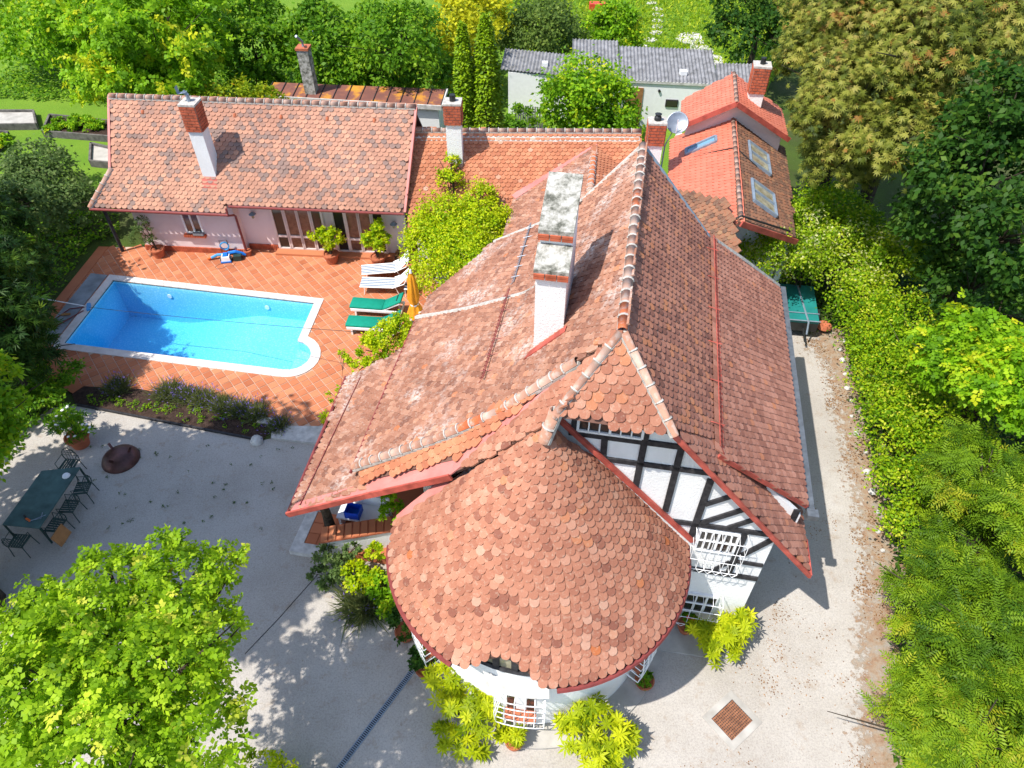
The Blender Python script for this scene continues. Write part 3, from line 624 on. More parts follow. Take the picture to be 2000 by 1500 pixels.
vs2 = [(x, y, z - .09) for x, y, z in vs]; nn = NA + 1; fs = []
for i in range(5):
    for j in range(NA): fs += [(i * nn + j, i * nn + j + 1, (i + 1) * nn + j + 1, (i + 1) * nn + j), tuple(len(vs) + q_ for q_ in ((i + 1) * nn + j, (i + 1) * nn + j + 1, i * nn + j + 1, i * nn + j))]
for j in range(NA): fs.append((5 * nn + j, 5 * nn + j + 1, len(vs) + 5 * nn + j + 1, len(vs) + 5 * nn + j))
turret = m.add(vs + vs2, fs).build('turret_roof', 'under_roof', house)
r_ = TR - .0; row = 0
while r_ > .12:
    z = cz(r_); dz = (cz(r_ - .05) - z) / .05; sl_ = math.hypot(1, dz); ci, si = 1 / sl_, dz / sl_
    wt = .195 if r_ > 1.1 else .165; ncirc = max(5, int(2 * math.pi * r_ / wt)); t = (np.arange(ncirc) + (.5 if row % 2 else 0)) / ncirc * 2 * math.pi + .03 * row
    t = np.concatenate([t, t + 2 * math.pi]); t = t[(t > A0) & (t < A1)]; t = t[np.array([cut(x) > r_ - .08 for x in t])]
    out = np.stack([np.cos(t), np.sin(t), 0 * t], 1); U = np.stack([-np.sin(t), np.cos(t), 0 * t], 1)
    Vv = -out * ci + np.array([0, 0, si]); Nn = out * si + np.array([0, 0, ci])
    pos = np.array([TC[0], TC[1], z]) + out * r_ + rng.normal(0, .006, (len(t), 1)) * Vv
    roof.put(pos + Nn * .012, U, Vv, Nn, 2 * math.pi * r_ / ncirc * .98, .155, 'tile_cone', turret)
    r_ -= .155 * ci; row += 1
nf = lambda p, mt: (mt == 'tile_cone')
roof.finish(house, 300, keep=nf)
# ridge and hip caps
ridge_run(right, Wd(0, 0, 8.86), Wd(6.9, 0, 8.86), .095, .36, orange=(0, 1, 11, 12))
ridge_run(hip, Wd(-1.06, -1.0, 7.62), Wd(-.02, -.02, 8.86), .072, .32)
ridge_run(hip, Wd(-1.02, 1.13, 7.52), Wd(-.02, .02, 8.86), .072, .32)
lr = [o for o in house.children if o.name.startswith('hip_strip_roof')][0]
ridge_run(lr, Wd(.10, -5.72, 3.70), Wd(.03, -3.6, 5.22), .105, .34)
ridge_run(lr, Wd(.03, -3.6, 5.22), Wd(.0, -2.2, 6.38), .105, .34, orange=(2, 3))
ridge_run(lr, Wd(.0, -2.2, 6.38), Wd(-.02, -.7, 8.05), .10, .34, orange=(0,))
ridge_run(turret, (TC[0] + .02, TC[1] - .25, 7.02), Wd(-.95, -.95, 7.70), .12, .3)
# mortar fold, verge mortars
m = MB(); pts = [Wd(fold(b) - .02, b, zl(b) + .02) for b in (-1.4, -1.9, -2.4, -3.2, -4.0, -5.0, -5.8)]; m.tube(pts, .075, 6); m.build('mortar_fillet', 'mortar', house)
m = MB(); m.tube([Wd(6.86, -.05, 8.86), Wd(6.86, -1.3, zl(-1.3) + .03), Wd(7.76, -2.4, zf(-2.4) + .03), Wd(8.36, -4.0, zf(-4) + .03)], .06, 6); m.build('verge_mortar', 'mortar', house)
m = MB(); m.tube([Wd(6.9, .05, 8.86), Wd(6.98, 2.1, zr(2.1) + .05)], .05, 6); m.build('verge_mortar', 'zinc', house)
m = MB(); m.tube([Wd(6.98, 2.1, zr(2.1) + .12), Wd(7.6, 3.1, zr(2.05) + .14 - 1.05 * .976), Wd(8.6, 4.5, 4.06)], .07, 6); m.build('verge_mortar', 'mortar', house)
# red verge boards, gutters, flashings
def board(name, a, b, w, h, mat='red_metal', par=house): return MB().beam(a, b, w, h).build(name, mat, par)
board('verge_board', Wd(-.98, 1.08, zr(1.08) - .02), Wd(-.68, 4.62, zr(4.62) - .02), .05, .10)
board('eave_end_board', Wd(-.70, 4.63, zr(4.62) - .02), Wd(.2, 4.63, zr(4.62) - .02), .06, .14)
board('shed_verge_board', Wd(-.42, 2.1, zr(2.05) + .06), Wd(.60, 4.5, 4.03), .05, .09)
board('wall_flashing', Wd(-.47, -.97, 6.98), Wd(-.47, 2.12, 3.64), .08, .10)
board('porch_verge_board', Wd(-.74, -7.3, 2.57), Wd(-.47, -5.3, 3.45), .05, .16); board('porch_verge_board', Wd(-.47, -5.3, 3.45), Wd(-.70, -3.12, 4.96), .05, .16)
m = MB(); pv = [Wd(-.72, -7.25, 2.60), Wd(-.45, -5.28, 3.49), Wd(-.12, -5.35, 3.47), Wd(-.22, -5.7, 3.36), Wd(-.45, -7.18, 2.66)]; m.prism(pv, (0, 0, .03)).build('porch_flashing', 'pink_metal', house)
m = MB(); m.tube([Wd(-.72, -7.32, 2.52), Wd(4.15, -7.58, 2.44)], .055, 8); m.build('porch_gutter', 'dark_red_metal', house)
m = MB(); m.tube([Wd(.05, -5.82, 3.55), Wd(3.0, -5.84, 3.55), Wd(6.0, -5.84, 3.52)], .04, 8); m.build('left_gutter', 'dark_red_metal', house)
m = MB(); gz = 3.93
m.beam(Wd(.55, 4.60, gz), Wd(8.7, 4.66, gz), .17, .10); m.build('right_gutter', 'gutter_grey', house)
MB().box(0, (.24, .2, .16), M=Matrix.Translation(Wd(.5, 4.64, gz - .04)) @ Matrix.Rotation(HROT, 4, 'Z')).build('gutter_hopper', 'gutter_grey', house)
m = MB(); gp = []
for j in range(49):
    t = R(182) + R(178) * j / 48
    if not R(240) < t < R(272): gp.append((t, (TC[0] + (TR + .05) * math.cos(t), TC[1] + (TR + .05) * math.sin(t), TZ - .07)))
for part in ([p for t, p in gp if t <= R(240)], [p for t, p in gp if t >= R(272)]): MB().tube(part, .055, 6).build('turret_gutter', 'dark_red_metal', house)
m = MB(); lo = [Wd(-.55, -3.2, 4.66), Wd(-.85, -4.0, 3.86), (TC[0] - 3.15, TC[1] + .45, 3.44)]
m.beam(lo[0], lo[1], .28, .05).beam(lo[1], lo[2], .28, .05); m.build('turret_flashing', 'pink_metal', house)
# snow guards
def guard(a0, a1, b, zfun, mat, h=.26):
    m = MB(); up = np.array([0, 0, 1.])
    t_ = .11 if b < 0 else -.11
    for k_, s2 in ((.05, 0), (h, t_)): m.tube([Wd(a0, b + s2, zfun(b) + k_), Wd(a1, b + s2, zfun(b) + k_)], .012, 5)
    n = int((a1 - a0) / .13)
    for i in range(n + 1): a = a0 + (a1 - a0) * i / n; m.tube([Wd(a, b, zfun(b) + .05), Wd(a + .05, b + t_, zfun(b) + h)], .009, 4)
    for i in range(6): a = a0 + (a1 - a0) * (i + .5) / 6; m.tube([Wd(a, b, zfun(b) + h * .8), Wd(a, b + (.35 if b < 0 else -.35), zfun(b + (.35 if b < 0 else -.35)) + .02)], .012, 4)
    return m.build('snow_guard', mat, house)
guard(-.3, 6.9, 2.22, lambda b: zr(b) if b < 2.1 else zr(2.05) + .12 - (b - 2.05) * .976, 'red_metal')
guard(1.35, 4.6, -2.95, zl, 'dark_red_metal'); guard(5.2, 8.0, -2.95, zf, 'grey_metal', .2)
guard(-.55, 3.9, -7.12, lambda b: 2.63, 'dark_red_metal', .16)
# walls
TKW = 'lime_wall'
gw = [Wd(-.4, -4.2, 0), Wd(-.4, 3.76, 0), Wd(-.4, 3.76, zr(3.76) - .12), Wd(-.4, 1.05, 7.45), Wd(-.4, -.85, 7.5), Wd(-.4, -1.05, 6.9), Wd(-.4, -4.2, 3.0)]
gable = MB().prism(gw, tuple(np.array(Wd(.25, 0, 0)) - np.array(Wd(0, 0, 0)))).build('gable_wall', TKW, house)
MB().prism([Wd(-.16, 3.76, 0), Wd(8.3, 3.76, 0), Wd(8.3, 3.76, 4.5), Wd(-.16, 3.76, zr(3.76) - .12)], tuple(np.array(Wd(0, -.25, 0)) - np.array(Wd(0, 0, 0)))).build('right_wall', TKW, house)
MB().prism([Wd(.28, 3.2, zr(3.2)), Wd(.28, 4.32, zr(4.32)), Wd(.28, 4.32, 4.1), Wd(.28, 2.2, 6.1)], tuple(np.array(Wd(.12, 0, 0)) - np.array(Wd(0, 0, 0)))).build('shed_gable_wall', TKW, house)
MB().beam(Wd(.27, 3.35, zr(3.35) + .02), Wd(.27, 3.35, 5.0), .12, .03, (0, 1, 0)).build('timber_post', 'timber', house)
MB().beam(Wd(.27, 4.2, zr(4.2) + .02), Wd(.27, 4.2, 4.3), .14, .03, (0, 1, 0)).build('timber_post', 'timber', house)
MB().prism([Wd(-.2, -4.0, 0), Wd(8.0, -4.0, 0), Wd(8.0, -4.0, 4.2), Wd(-.1, -4.0, 3.7)], tuple(np.array(Wd(0, .25, 0)) - np.array(Wd(0, 0, 0)))).build('left_wall', TKW, house)
MB().prism([Wd(6.5, -3.9, 0), Wd(6.5, 3.7, 0), Wd(6.5, 3.7, 4.3), Wd(6.5, 0, 8.6), Wd(6.5, -3.9, 4.2)], tuple(np.array(Wd(.25, 0, 0)) - np.array(Wd(0, 0, 0)))).build('rear_wall', TKW, house)
tw = MB().lathe([(2.72, 0), (2.72, 3.75), (2.5, 3.75), (2.5, 0), (2.72, 0)], (TC[0], TC[1], 0), 48, R(170), R(375)).build('turret_wall', TKW, house)
# gable timbers: (b0,z0,b1,z1,width)
for b0, z0, b1, z1, w in [(-.75, 6.57, 1.42, 6.58, .13), (-.05, 6.5, -.03, 5.95, .13), (.70, 7.2, .70, 5.1, .13), (-.02, 5.92, 2.05, 5.93, .12), (1.40, 6.52, 1.40, 4.5, .13), (2.10, 5.75, 2.07, 3.7, .14), (2.14, 4.92, 2.70, 5.42, .11), (2.17, 4.26, 3.05, 5.08, .12), (2.75, 4.25, 3.30, 4.78, .11), (1.6, 4.19, 3.72, 4.22, .13), (3.12, 4.15, 3.11, 2.5, .13), (3.70, 4.08, 3.23, 3.31, .12), (3.17, 3.05, 3.74, 3.04, .10), (2.0, 2.48, 3.76, 2.47, .14), (3.04, 2.98, 2.74, 2.52, .09), (-.66, 7.3, -.66, 6.6, .1)]:
    MB().beam(Wd(-.415, b0, z0), Wd(-.415, b1, z1), .06, w, tuple(np.cross(V3(Wd(0, b1, z1)) - V3(Wd(0, b0, z0)), np.array([-HR[0], -HR[1], 0])))).build('timber_beam', 'timber', gable)
def gwin(b0, b1, z0, z1, cols, glass='dark_glass', par=house, a=-.40, rows=1, frame='white_paint', t=.05):
    w = MB(); D = a - .03
    fr_ = MB(); fr_.beam(Wd(D, b0, z0), Wd(D, b1, z0), .06, t).beam(Wd(D, b0, z1), Wd(D, b1, z1), .06, t)
    for i in range(cols + 1):
        b = b0 + (b1 - b0) * i / cols; fr_.beam(Wd(D, b, z0), Wd(D, b, z1), t if i % 3 == 0 else t * .55, .06, (HR[0], HR[1], 0))
    for i in range(1, rows): z = z0 + (z1 - z0) * i / rows; fr_.beam(Wd(D, b0, z), Wd(D, b1, z), .05, t * .7)
    wo = fr_.build('window', frame, par)
    for i in range(cols):
        c0, c1 = b0 + (b1 - b0) * i / cols, b0 + (b1 - b0) * (i + 1) / cols
        MB().beam(Wd(a - .012, c0, (z0 + z1) / 2), Wd(a - .012, c1, (z0 + z1) / 2), .02, z1 - z0).build('pane', glass, wo)
    return wo
gwin(-.58, .64, 6.68, 7.28, 6)
gwin(2.22, 3.02, 3.32, 4.05, 6, rows=2)
gwin(2.15, 3.10, .62, 1.42, 4, rows=2)
def basket(name, b0, b1, z0, z1, out=.32, nx=6, a=-.42, zz=True):
    m = MB()
    for k_, z in enumerate(np.linspace(z0, z1, 4)): m.tube([Wd(a, b0, z), Wd(a - out, b0, z), Wd(a - out, b1, z), Wd(a, b1, z)], .009, 4)
    for i in range(nx + 1):
        b = b0 + (b1 - b0) * i / nx; m.tube([Wd(a - out * .3, b, z1 + .05), Wd(a - out, b, z1), Wd(a - out, b, z0), Wd(a - out * .2, b, z0 - .03)], .008, 4)
        if zz and i < nx: b2 = b0 + (b1 - b0) * (i + .5) / nx; m.tube([Wd(a - out, b, z0), Wd(a - out, b2, z0 - .12), Wd(a - out, b0 + (b1 - b0) * (i + 1) / nx, z0)], .009, 4)
    return m.build(name, 'white_paint', house)
basket('window_grille', 2.12, 3.18, 3.0, 4.12); basket('window_grille', 2.05, 3.2, .45, 1.5, .3, 5)
# turret window baskets
def tbasket(t0, t1, z0, z1, out=.34, n=5):
    m = MB(); P = lambda t, r_, z: (TC[0] + r_ * math.cos(t), TC[1] + r_ * math.sin(t), z)
    for z in np.linspace(z0, z1, 5): m.tube([P(t0, 2.72, z)] + [P(t0 + (t1 - t0) * j / 6, 2.72 + out, z) for j in range(7)] + [P(t1, 2.72, z)], .013, 4)
    for j in range(n + 1): t = t0 + (t1 - t0) * j / n; m.tube([P(t, 2.78, z1 + .08), P(t, 2.72 + out, z1), P(t, 2.72 + out * 1.15, (z0 + z1) / 2), P(t, 2.72 + out, z0), P(t, 2.76, z0 - .05)], .013, 4)
    m.build('window_grille', 'white_paint', tw)
    f_ = MB(); f_.add([P(t0 + .06, 2.735, z0 + .08), P(t1 - .06, 2.735, z0 + .08), P(t1 - .06, 2.735, z1 - .02), P(t0 + .06, 2.735, z1 - .02)], [(0, 1, 2, 3)]); f_.build('pane', 'dark_glass', tw)
    sl2 = MB()
    for j in range(4): ta, tb = t0 + .05 + (t1 - t0 - .1) * j / 4, t0 + .05 + (t1 - t0 - .1) * (j + .92) / 4; sl2.add([P(ta, 2.7, z0 + .1), P(tb, 2.7, z0 + .1), P(tb, 2.98, z0 + .02), P(ta, 2.98, z0 + .02)], [(0, 1, 2, 3)])
    sl2.build('window_sill', 'terracotta_pot', tw)
tbasket(R(252), R(272), .75, 1.95); tbasket(R(318), R(336), .7, 1.9); tbasket(R(196), R(214), .7, 1.9)
# timber band under the drawn-back eave
P = lambda t, r_, z: (TC[0] + r_ * math.cos(R(t)), TC[1] + r_ * math.sin(R(t)), z)
m = MB(); m.tube([P(t, 2.77, 2.86) for t in range(240, 276, 5)], .06, 5); m.build('timber_beam', 'timber', tw)
for t in (243, 251, 259, 267): MB().beam(P(t, 2.75, 2.86), P(t, 2.75, 3.6), .13, .08, P(t + 90, 1, 0)).build('timber_post', 'timber', tw)
m = MB(); m.add([P(t, 2.745, z) for t in (244, 251, 258, 266) for z in (2.9, 3.5)], [(0, 2, 3, 1), (2, 4, 5, 3), (4, 6, 7, 5)]); m.build('pane', 'sky_glass', tw)
# rough stone hood over the turret window
for i in range(5):
    t = 250 + i * 5.2; m = MB(); m.box(0, (.27, .34, .16), M=Matrix.Translation(P(t, 2.82, 2.22)) @ Matrix.Rotation(R(t + 90), 4, 'Z') @ Matrix.Rotation(R(22), 4, 'X')).build('hood_stone', 'pale_stone', tw)
MB().lathe([(2.72, .0), (3.25, 0), (3.25, .08), (2.72, .10)], (TC[0], TC[1], 0), 40, R(195), R(350)).build('turret_plinth', 'concrete', house)
MB().prism([Wd(-.4, 1.6, .008), Wd(-.4, 3.7, .008), Wd(-1.25, 3.6, .008), Wd(-1.3, 1.9, .008)], (0, 0, .05)).build('paving_strip', 'concrete', house)
# stepped chimney
cb0, cb1 = -1.75, -1.15
sec = [(1.5, 5.6), (1.5, 8.93), (1.98, 9.18), (1.98, 9.50), (3.2, 9.95), (3.2, 5.6)]
pr = lambda pts, b0=cb0, b1=cb1: MB().prism([Wd(a, b0, z) for a, z in pts], tuple(np.array(Wd(0, b1 - b0, 0)) - np.array(Wd(0, 0, 0))))
ch = pr([(1.5, 5.6), (1.5, 8.80), (1.98, 9.05), (1.98, 9.38), (3.2, 9.83), (3.2, 5.6)]).build('stepped_chimney', 'lime_wall', house)
pr([(1.46, 8.80), (1.46, 8.92), (1.975, 9.19), (1.975, 9.06)], cb0 - .04, cb1 + .04).build('lichen_cap', 'old_plaster', ch)
pr([(1.94, 9.39), (1.94, 9.50), (3.26, 9.99), (3.26, 9.86)], cb0 - .04, cb1 + .04).build('lichen_cap', 'old_plaster', ch)
for a_, zz_ in ((1.455, 8.83), (1.935, 9.40)):
    for row_ in range(2):
        for j in range(3):
            w_ = (cb1 - cb0 + .09) / 3; b_ = cb0 - .045 + w_ * (j + .5)
            MB().box(0, (w_ - .02, .06, .055), M=Matrix.Translation(Wd(a_ - .0, b_, zz_ - .02 - row_ * .065)) @ Matrix.Rotation(HROT, 4, 'Z')).build('brick', 'brick_red', ch)
MB().prism([Wd(1.42, -1.82, zl(-1.82) + .06), Wd(1.42, -1.08, zl(-1.08) + .06), Wd(1.26, -1.10, zl(-1.10) + .05), Wd(1.26, -1.92, zl(-1.92) + .05)], (0, 0, .06)).build('chimney_flashing', 'red_metal', house)
MB().prism([Wd(1.42, -1.76, zl(-1.80) + .05), Wd(3.2, -1.76, zl(-1.80) + .05), Wd(3.2, -1.92, zl(-1.92) + .05), Wd(1.3, -1.92, zl(-1.92) + .05)], (0, 0, .03)).build('chimney_flashing', 'pink_metal', house)
# porch: floor, post, wall, steps
MB().prism([Wd(-.2, -7.0, .01), Wd(4.2, -7.0, .01), Wd(4.2, -4.05, .01), Wd(-.2, -4.05, .01)], (0, 0, .30)).build('porch_floor', 'terracotta', house, rnd=.1)
MB().tube([Wd(.42, -7.05, .2), Wd(.36, -7.0, 1.2), Wd(.22, -7.02, 2.5)], [.16, .12, .14], 9).build('porch_post', 'bark', house)
MB().tube([Wd(3.6, -6.95, .2), Wd(3.6, -6.95, 2.4)], [.12, .12], 8).build('porch_post', 'bark', house)
def PW(b, z, off=0.): return Wd(-.36 + (b + 6.95) * .313 + off, b, z)
wp = [PW(-6.95, 0), PW(-4.0, 0), PW(-4.0, 2.6), PW(-4.5, 1.7), PW(-4.9, 1.22), PW(-5.2, 1.06), PW(-6.95, .86)]
MB().prism(wp, tuple(np.array(Wd(.32, 0, 0)) - np.array(Wd(0, 0, 0)))).build('porch_wall', 'lime_wall', house)
wc = MB().beam(PW(-7.0, .89, .2), PW(-5.15, 1.09, .2), .46, .06).build('wall_coping', 'terracotta_pot', house)
for i in range(9): f_ = (i + .5) / 9; MB().box(0, (.17, .44, .035), M=Matrix.Translation(PW(-7.0 + 1.8 * f_, .93 + .19 * f_, .2)) @ Matrix.Rotation(HROT + .30, 4, 'Z') @ Matrix.Rotation(-.10, 4, 'Y')).build('coping_tile', 'terracotta', wc, rnd=.2 + .5 * random.random())
m = MB(); m.prism([Wd(1.0, -7.98, 0), Wd(1.0, -7.68, 0), Wd(-.05, -7.68, 0), Wd(-.05, -6.98, 0), Wd(-.36, -6.98, 0), Wd(-.36, -7.98, 0)], (0, 0, .17)); m.build('step_kerb', 'pale_stone', house)
stp = MB().prism([Wd(1.0, -7.68, 0), Wd(1.0, -7.0, 0), Wd(-.05, -7.0, 0), Wd(-.05, -7.68, 0)], (0, 0, .14)).build('porch_step', 'terracotta', house, rnd=.1)
for i in range(3):
    for j in range(2): MB().box(0, (.31, .32, .02), M=Matrix.Translation(Wd(.12 + i * .34, -7.51 + j * .33, .15)) @ Matrix.Rotation(HROT, 4, 'Z')).build('step_tile', 'terracotta', stp, rnd=random.random() * .4)

# ================================================================ POOL HOUSE (c along, d back)
Q0 = np.array([-9.61, 24.83]); QE = np.array([.9968, -.0797]); QN = np.array([.0797, .9968]); QROT = math.atan2(QE[1], QE[0])
def Pw(c, d, z): p = Q0 + QE * c + QN * d; return (p[0], p[1], z)
def pvec(c, d, z=0): return tuple(np.array(Pw(c, d, z)) - np.array(Pw(0, 0, 0)))
ph = world_thing('pool_house', 'long pink pool house with mottled tile roof and French doors', 'house', Pw(0, 1.5, 0))
rf = Roof(); sl_ = 2.85 / 2.57
zp = lambda d: 5.3 - sl_ * (1.97 - d)
front = rf.patch([Pw(-6.0, 1.97, 5.3), Pw(5.82, 1.97, 5.3), Pw(5.58, -.62, zp(-.62)), Pw(-1.3, -.62, zp(-.62)), Pw(-1.3, -.84, zp(-.84)), Pw(-6.62, -.84, zp(-.84)), Pw(-5.85, .16, zp(.16))], 'tile_mixed', ph, name='front_roof', w=.218, g=.158)
MB().prism([Pw(-6.0, 1.97, 5.3), Pw(5.82, 1.97, 5.3), Pw(5.82, 4.5, 2.5), Pw(-6.0, 4.5, 2.5)], (0, 0, -.08)).build('back_roof', 'under_roof', ph)
rf.finish(ph, 300)
ridge_run(front, Pw(-6.05, 1.98, 5.31), Pw(5.85, 1.98, 5.31), .105, .36)
ridge_run(front, Pw(-6.68, -.9, zp(-.84)), Pw(-5.86, .16, zp(.16) + .02), .09, .33)
MB().beam(Pw(-6.06, 2.0, 5.33), Pw(-5.93, .15, zp(.15) + .04), .09, .12).build('verge_board', 'pink_metal', ph)
MB().beam(Pw(5.88, 2.0, 5.33), Pw(5.64, -.65, zp(-.65) + .04), .09, .12).build('verge_board', 'pink_metal', ph)
m = MB(); m.tube([Pw(-6.7, -.93, zp(-.84) - .04), Pw(-1.2, -.93, zp(-.84) - .04)], .055, 8); m.build('gutter', 'dark_red_metal', ph)
m = MB(); m.tube([Pw(-1.2, -.70, zp(-.62) - .04), Pw(5.6, -.70, zp(-.62) - .04)], .05, 8); m.build('gutter', 'dark_red_metal', ph)
m = MB(); m.tube([Pw(-1.22, -.9, 2.42), Pw(-1.22, -.92, 2.12), Pw(-1.15, -.6, 1.95), Pw(-1.15, -.5, 1.85), Pw(-1.15, -.5, .1)], .045, 8); m.build('downpipe', 'dark_red_metal', ph)
MB().prism([Pw(-1.3, 0, 0), Pw(5.45, 0, 0), Pw(5.45, 0, 2.55), Pw(-1.3, 0, 2.55)], pvec(0, .3)).build('front_wall', 'pink_wall', ph)
lw = MB().prism([Pw(-5.42, -.43, 0), Pw(-1.25, -.43, 0), Pw(-1.25, -.43, 2.35), Pw(-5.42, -.43, 2.35)], pvec(0, .3)).build('left_front_wall', 'pink_wall', ph)
MB().prism([Pw(-1.25, -.13, 0), Pw(-1.25, .0, 0), Pw(-1.25, .0, 2.45), Pw(-1.25, -.13, 2.35)], pvec(-.25, 0)).build('return_wall', 'pink_wall', ph)
MB().prism([Pw(5.45, .3, 0), Pw(5.45, 4.2, 0), Pw(5.45, 4.2, 2.5), Pw(5.45, 1.97, 5.1), Pw(5.45, .3, 3.2)], pvec(-.25, 0)).build('right_gable_wall', 'pink_wall', ph)
MB().prism([Pw(-5.4, -.1, 0), Pw(-5.4, 4.2, 0), Pw(-5.4, 4.2, 2.5), Pw(-5.4, 1.97, 5.1), Pw(-5.4, -.1, 2.7)], pvec(.25, 0)).build('left_gable_wall', 'pink_wall', ph)
MB().tube([Pw(-6.35, -.65, 0), Pw(-6.35, -.65, 2.3)], .07, 6).build('corner_post', 'timber', ph)
# soldier brick plinths
def plinth(c0, c1, d, h=.26):
    n = int((c1 - c0) / .075); pos = np.array([Pw(c0 + (i + .5) * (c1 - c0) / n, d, h / 2) for i in range(n)])
    M_ = Matrix.Rotation(QROT, 3, 'Z'); f_ = np.array(M_) @ np.diag([.062, .06, h])
    v = [(-.5, -.5, -.5), (.5, -.5, -.5), (.5, .5, -.5), (-.5, .5, -.5), (-.5, -.5, .5), (.5, -.5, .5), (.5, .5, .5), (-.5, .5, .5)]
    link('plinth_bricks', inst_mesh('plinth_bricks', v, [(4, 5, 6, 7), (0, 1, 5, 4), (1, 2, 6, 5), (3, 0, 4, 7)], pos, np.repeat(f_[None], n, 0), 'brick_red', rng.random(n)), ph, {'kind': 'stuff'})
plinth(-5.42, -1.25, -.46); plinth(-1.2, .02, -.03)
MB().prism([Pw(.0, -.42, .016), Pw(5.0, -.42, .016), Pw(5.0, 0, .016), Pw(.0, 0, .016)], (0, 0, .10)).build('door_step', 'terracotta', ph, rnd=.6)
# window on the left
def pwin(name, c0, c1, z0, z1, d, cols, rows, glass, frame, t=.06, split=None):
    fr_ = MB(); D = d - .035
    zs = [z0] + ([split] if split else []) + [z1]
    for z in zs: fr_.beam(Pw(c0, D, z), Pw(c1, D, z), .07, t)
    for i in range(cols + 1): c = c0 + (c1 - c0) * i / cols; fr_.beam(Pw(c, D, z0), Pw(c, D, z1), t, .07, pvec(0, 1))
    w = fr_.build(name, frame, ph)
    for i in range(cols):
        a, b = c0 + (c1 - c0) * i / cols, c0 + (c1 - c0) * (i + 1) / cols
        for za, zb in zip(zs[:-1], zs[1:]): MB().beam(Pw(a + t / 2, d - .012, (za + zb) / 2), Pw(b - t / 2, d - .012, (za + zb) / 2), .02, zb - za - t).build('pane', glass, w)
    return w
pwin('window', -3.38, -2.72, .98, 1.85, -.43, 2, 1, 'curtain_glass', 'white_paint')
for i in range(9): MB().box(0, (.085, .16, .12), M=Matrix.Translation(Pw(-3.48 + i * .1, -.50, .86)) @ Matrix.Rotation(QROT, 4, 'Z')).build('sill_brick', 'brick_red', lw)
MB().box(0, (.42, .16, .12), M=Matrix.Translation(Pw(-2.9, -.52, .98)) @ Matrix.Rotation(QROT, 4, 'Z')).build('planter_box', 'slate_slab', lw)
for c0 in (.10, 2.55):
    for a, b, nm in ((c0, c0 + .48, 'side_light'), (c0 + .52, c0 + 1.02, 'french_door'), (c0 + 1.04, c0 + 1.54, 'french_door'), (c0 + 1.58, c0 + 2.02, 'side_light')):
        pwin(nm, a, b, .13, 1.98, 0, 1, 1, 'curtain_glass' if nm == 'french_door' else 'dark_glass', 'pinkish_paint', .09, .72)
# chimney, flashing, vents, snow hooks
c_, M = brick_shaft(ph, 'chimney', Pw(-1.97, .30, 0), .52, .56, 2.8, 5.95, QROT, 5.0)
m = MB(); m.tube([tuple(M @ Vector((0, 0, 6.0))), tuple(M @ Vector((0, 0, 6.25))), tuple(M @ Vector((-.12, 0, 6.38)))], .07, 8)
m.add([tuple(M @ Vector(v)) for v in [(-.30, -.1, 6.30), (.0, -.1, 6.36), (.0, .1, 6.36), (-.30, .1, 6.30), (-.33, -.1, 6.55), (-.33, .1, 6.55)]], [(0, 1, 2, 3), (0, 3, 5, 4)]); m.build('cowl', 'zinc', c_)
MB().prism([Pw(-2.25, .02, zp(.02) + .05), Pw(-1.68, .02, zp(.02) + .05), Pw(-1.66, -.27, zp(-.27) + .05), Pw(-2.27, -.27, zp(-.27) + .05)], (0, 0, .03)).build('chimney_flashing', 'red_metal', ph)
for c in (-4.68, -1.06, .74, 2.52, 4.33, -2.9):
    if c == -2.9: continue
    m = MB(); b = np.array(Pw(c, 1.60, zp(1.60))); m.lathe([(.0, .14), (.05, .12), (.075, .05), (.08, .0)], tuple(b), 8); m.build('vent_tile', 'terracotta_pot', ph, True)
hk = MB().tube([(0, 0, 0), (0, -.05, .05), (0, -.03, .09)], .016, 4).mesh('snow_hook', 'black_metal'); hm = None
for r_i, d_ in enumerate((-.55, -.22, .30, .62, .95)):
    for c in np.arange(-6.2 if d_ < 0 else -5.7, 5.4, .68):
        c = c + (.34 if r_i % 2 else 0)
        if abs(c + 1.97) < .45 and -.4 < d_ < .7 or (d_ < -.5 and c > -1.4 and False): continue
        o = bpy.data.objects.new('snow_hook', hk); COL.objects.link(o); o.parent = front; o.location = Pw(c, d_, zp(d_) + .03)
def wall_lamp(c, d, z, label):
    t = world_thing('wall_lamp', label, 'lamp', Pw(c, d - .12, z), group='wall lanterns of the pool house')
    b = Pw(c, d - .16, z); MB().lathe([(.0, .14), (.03, .12), (.15, .03), (.14, .02)], b, 8).build('lamp_shade', 'zinc', t)
    MB().lathe([(.06, .02), (.05, -.14), (0, -.15)], b, 8).build('lamp_glass', 'sky_glass', t)
    MB().beam(Pw(c, d, z - .05), Pw(c, d - .14, z + .04), .03, .03).build('bracket', 'zinc', t)
wall_lamp(-.62, 0, 1.72, 'grey wall lantern between the downpipe and the left French doors'); wall_lamp(5.0, 0, 1.55, 'grey wall lantern right of the right French doors')

# ================================================================ CONNECTING HOUSE + LINK
ch_ = world_thing('connecting_house', 'low orange tiled house between pool house and turret house', 'house', (0, 26.3, 0))
rc = Roof(); zm = lambda y: 4.35 - .78 * (26.35 - y)
cf = rc.patch([(-3.85, 26.38, zm(26.38)), (4.95, 26.34, zm(26.34)), (4.9, 24.6, zm(24.6)), (.2, 22.9, zm(22.9)), (-3.95, 23.2, zm(23.2))], 'tile_orange', ch_, name='front_roof', w=.19, g=.155)
MB().prism([(-3.85, 26.38, zm(26.38)), (4.95, 26.34, zm(26.34)), (4.95, 29, 2.3), (-3.85, 29, 2.3)], (0, 0, -.08)).build('back_roof', 'under_roof', ch_)
lk = rc.patch([Wd(16.45, -1.72, 4.02), Wd(6.6, -1.2, 4.02), Wd(6.6, -4.3, 2.68), Wd(14.3, -4.4, 2.72)], 'tile_weathered', ch_, name='link_left_roof')
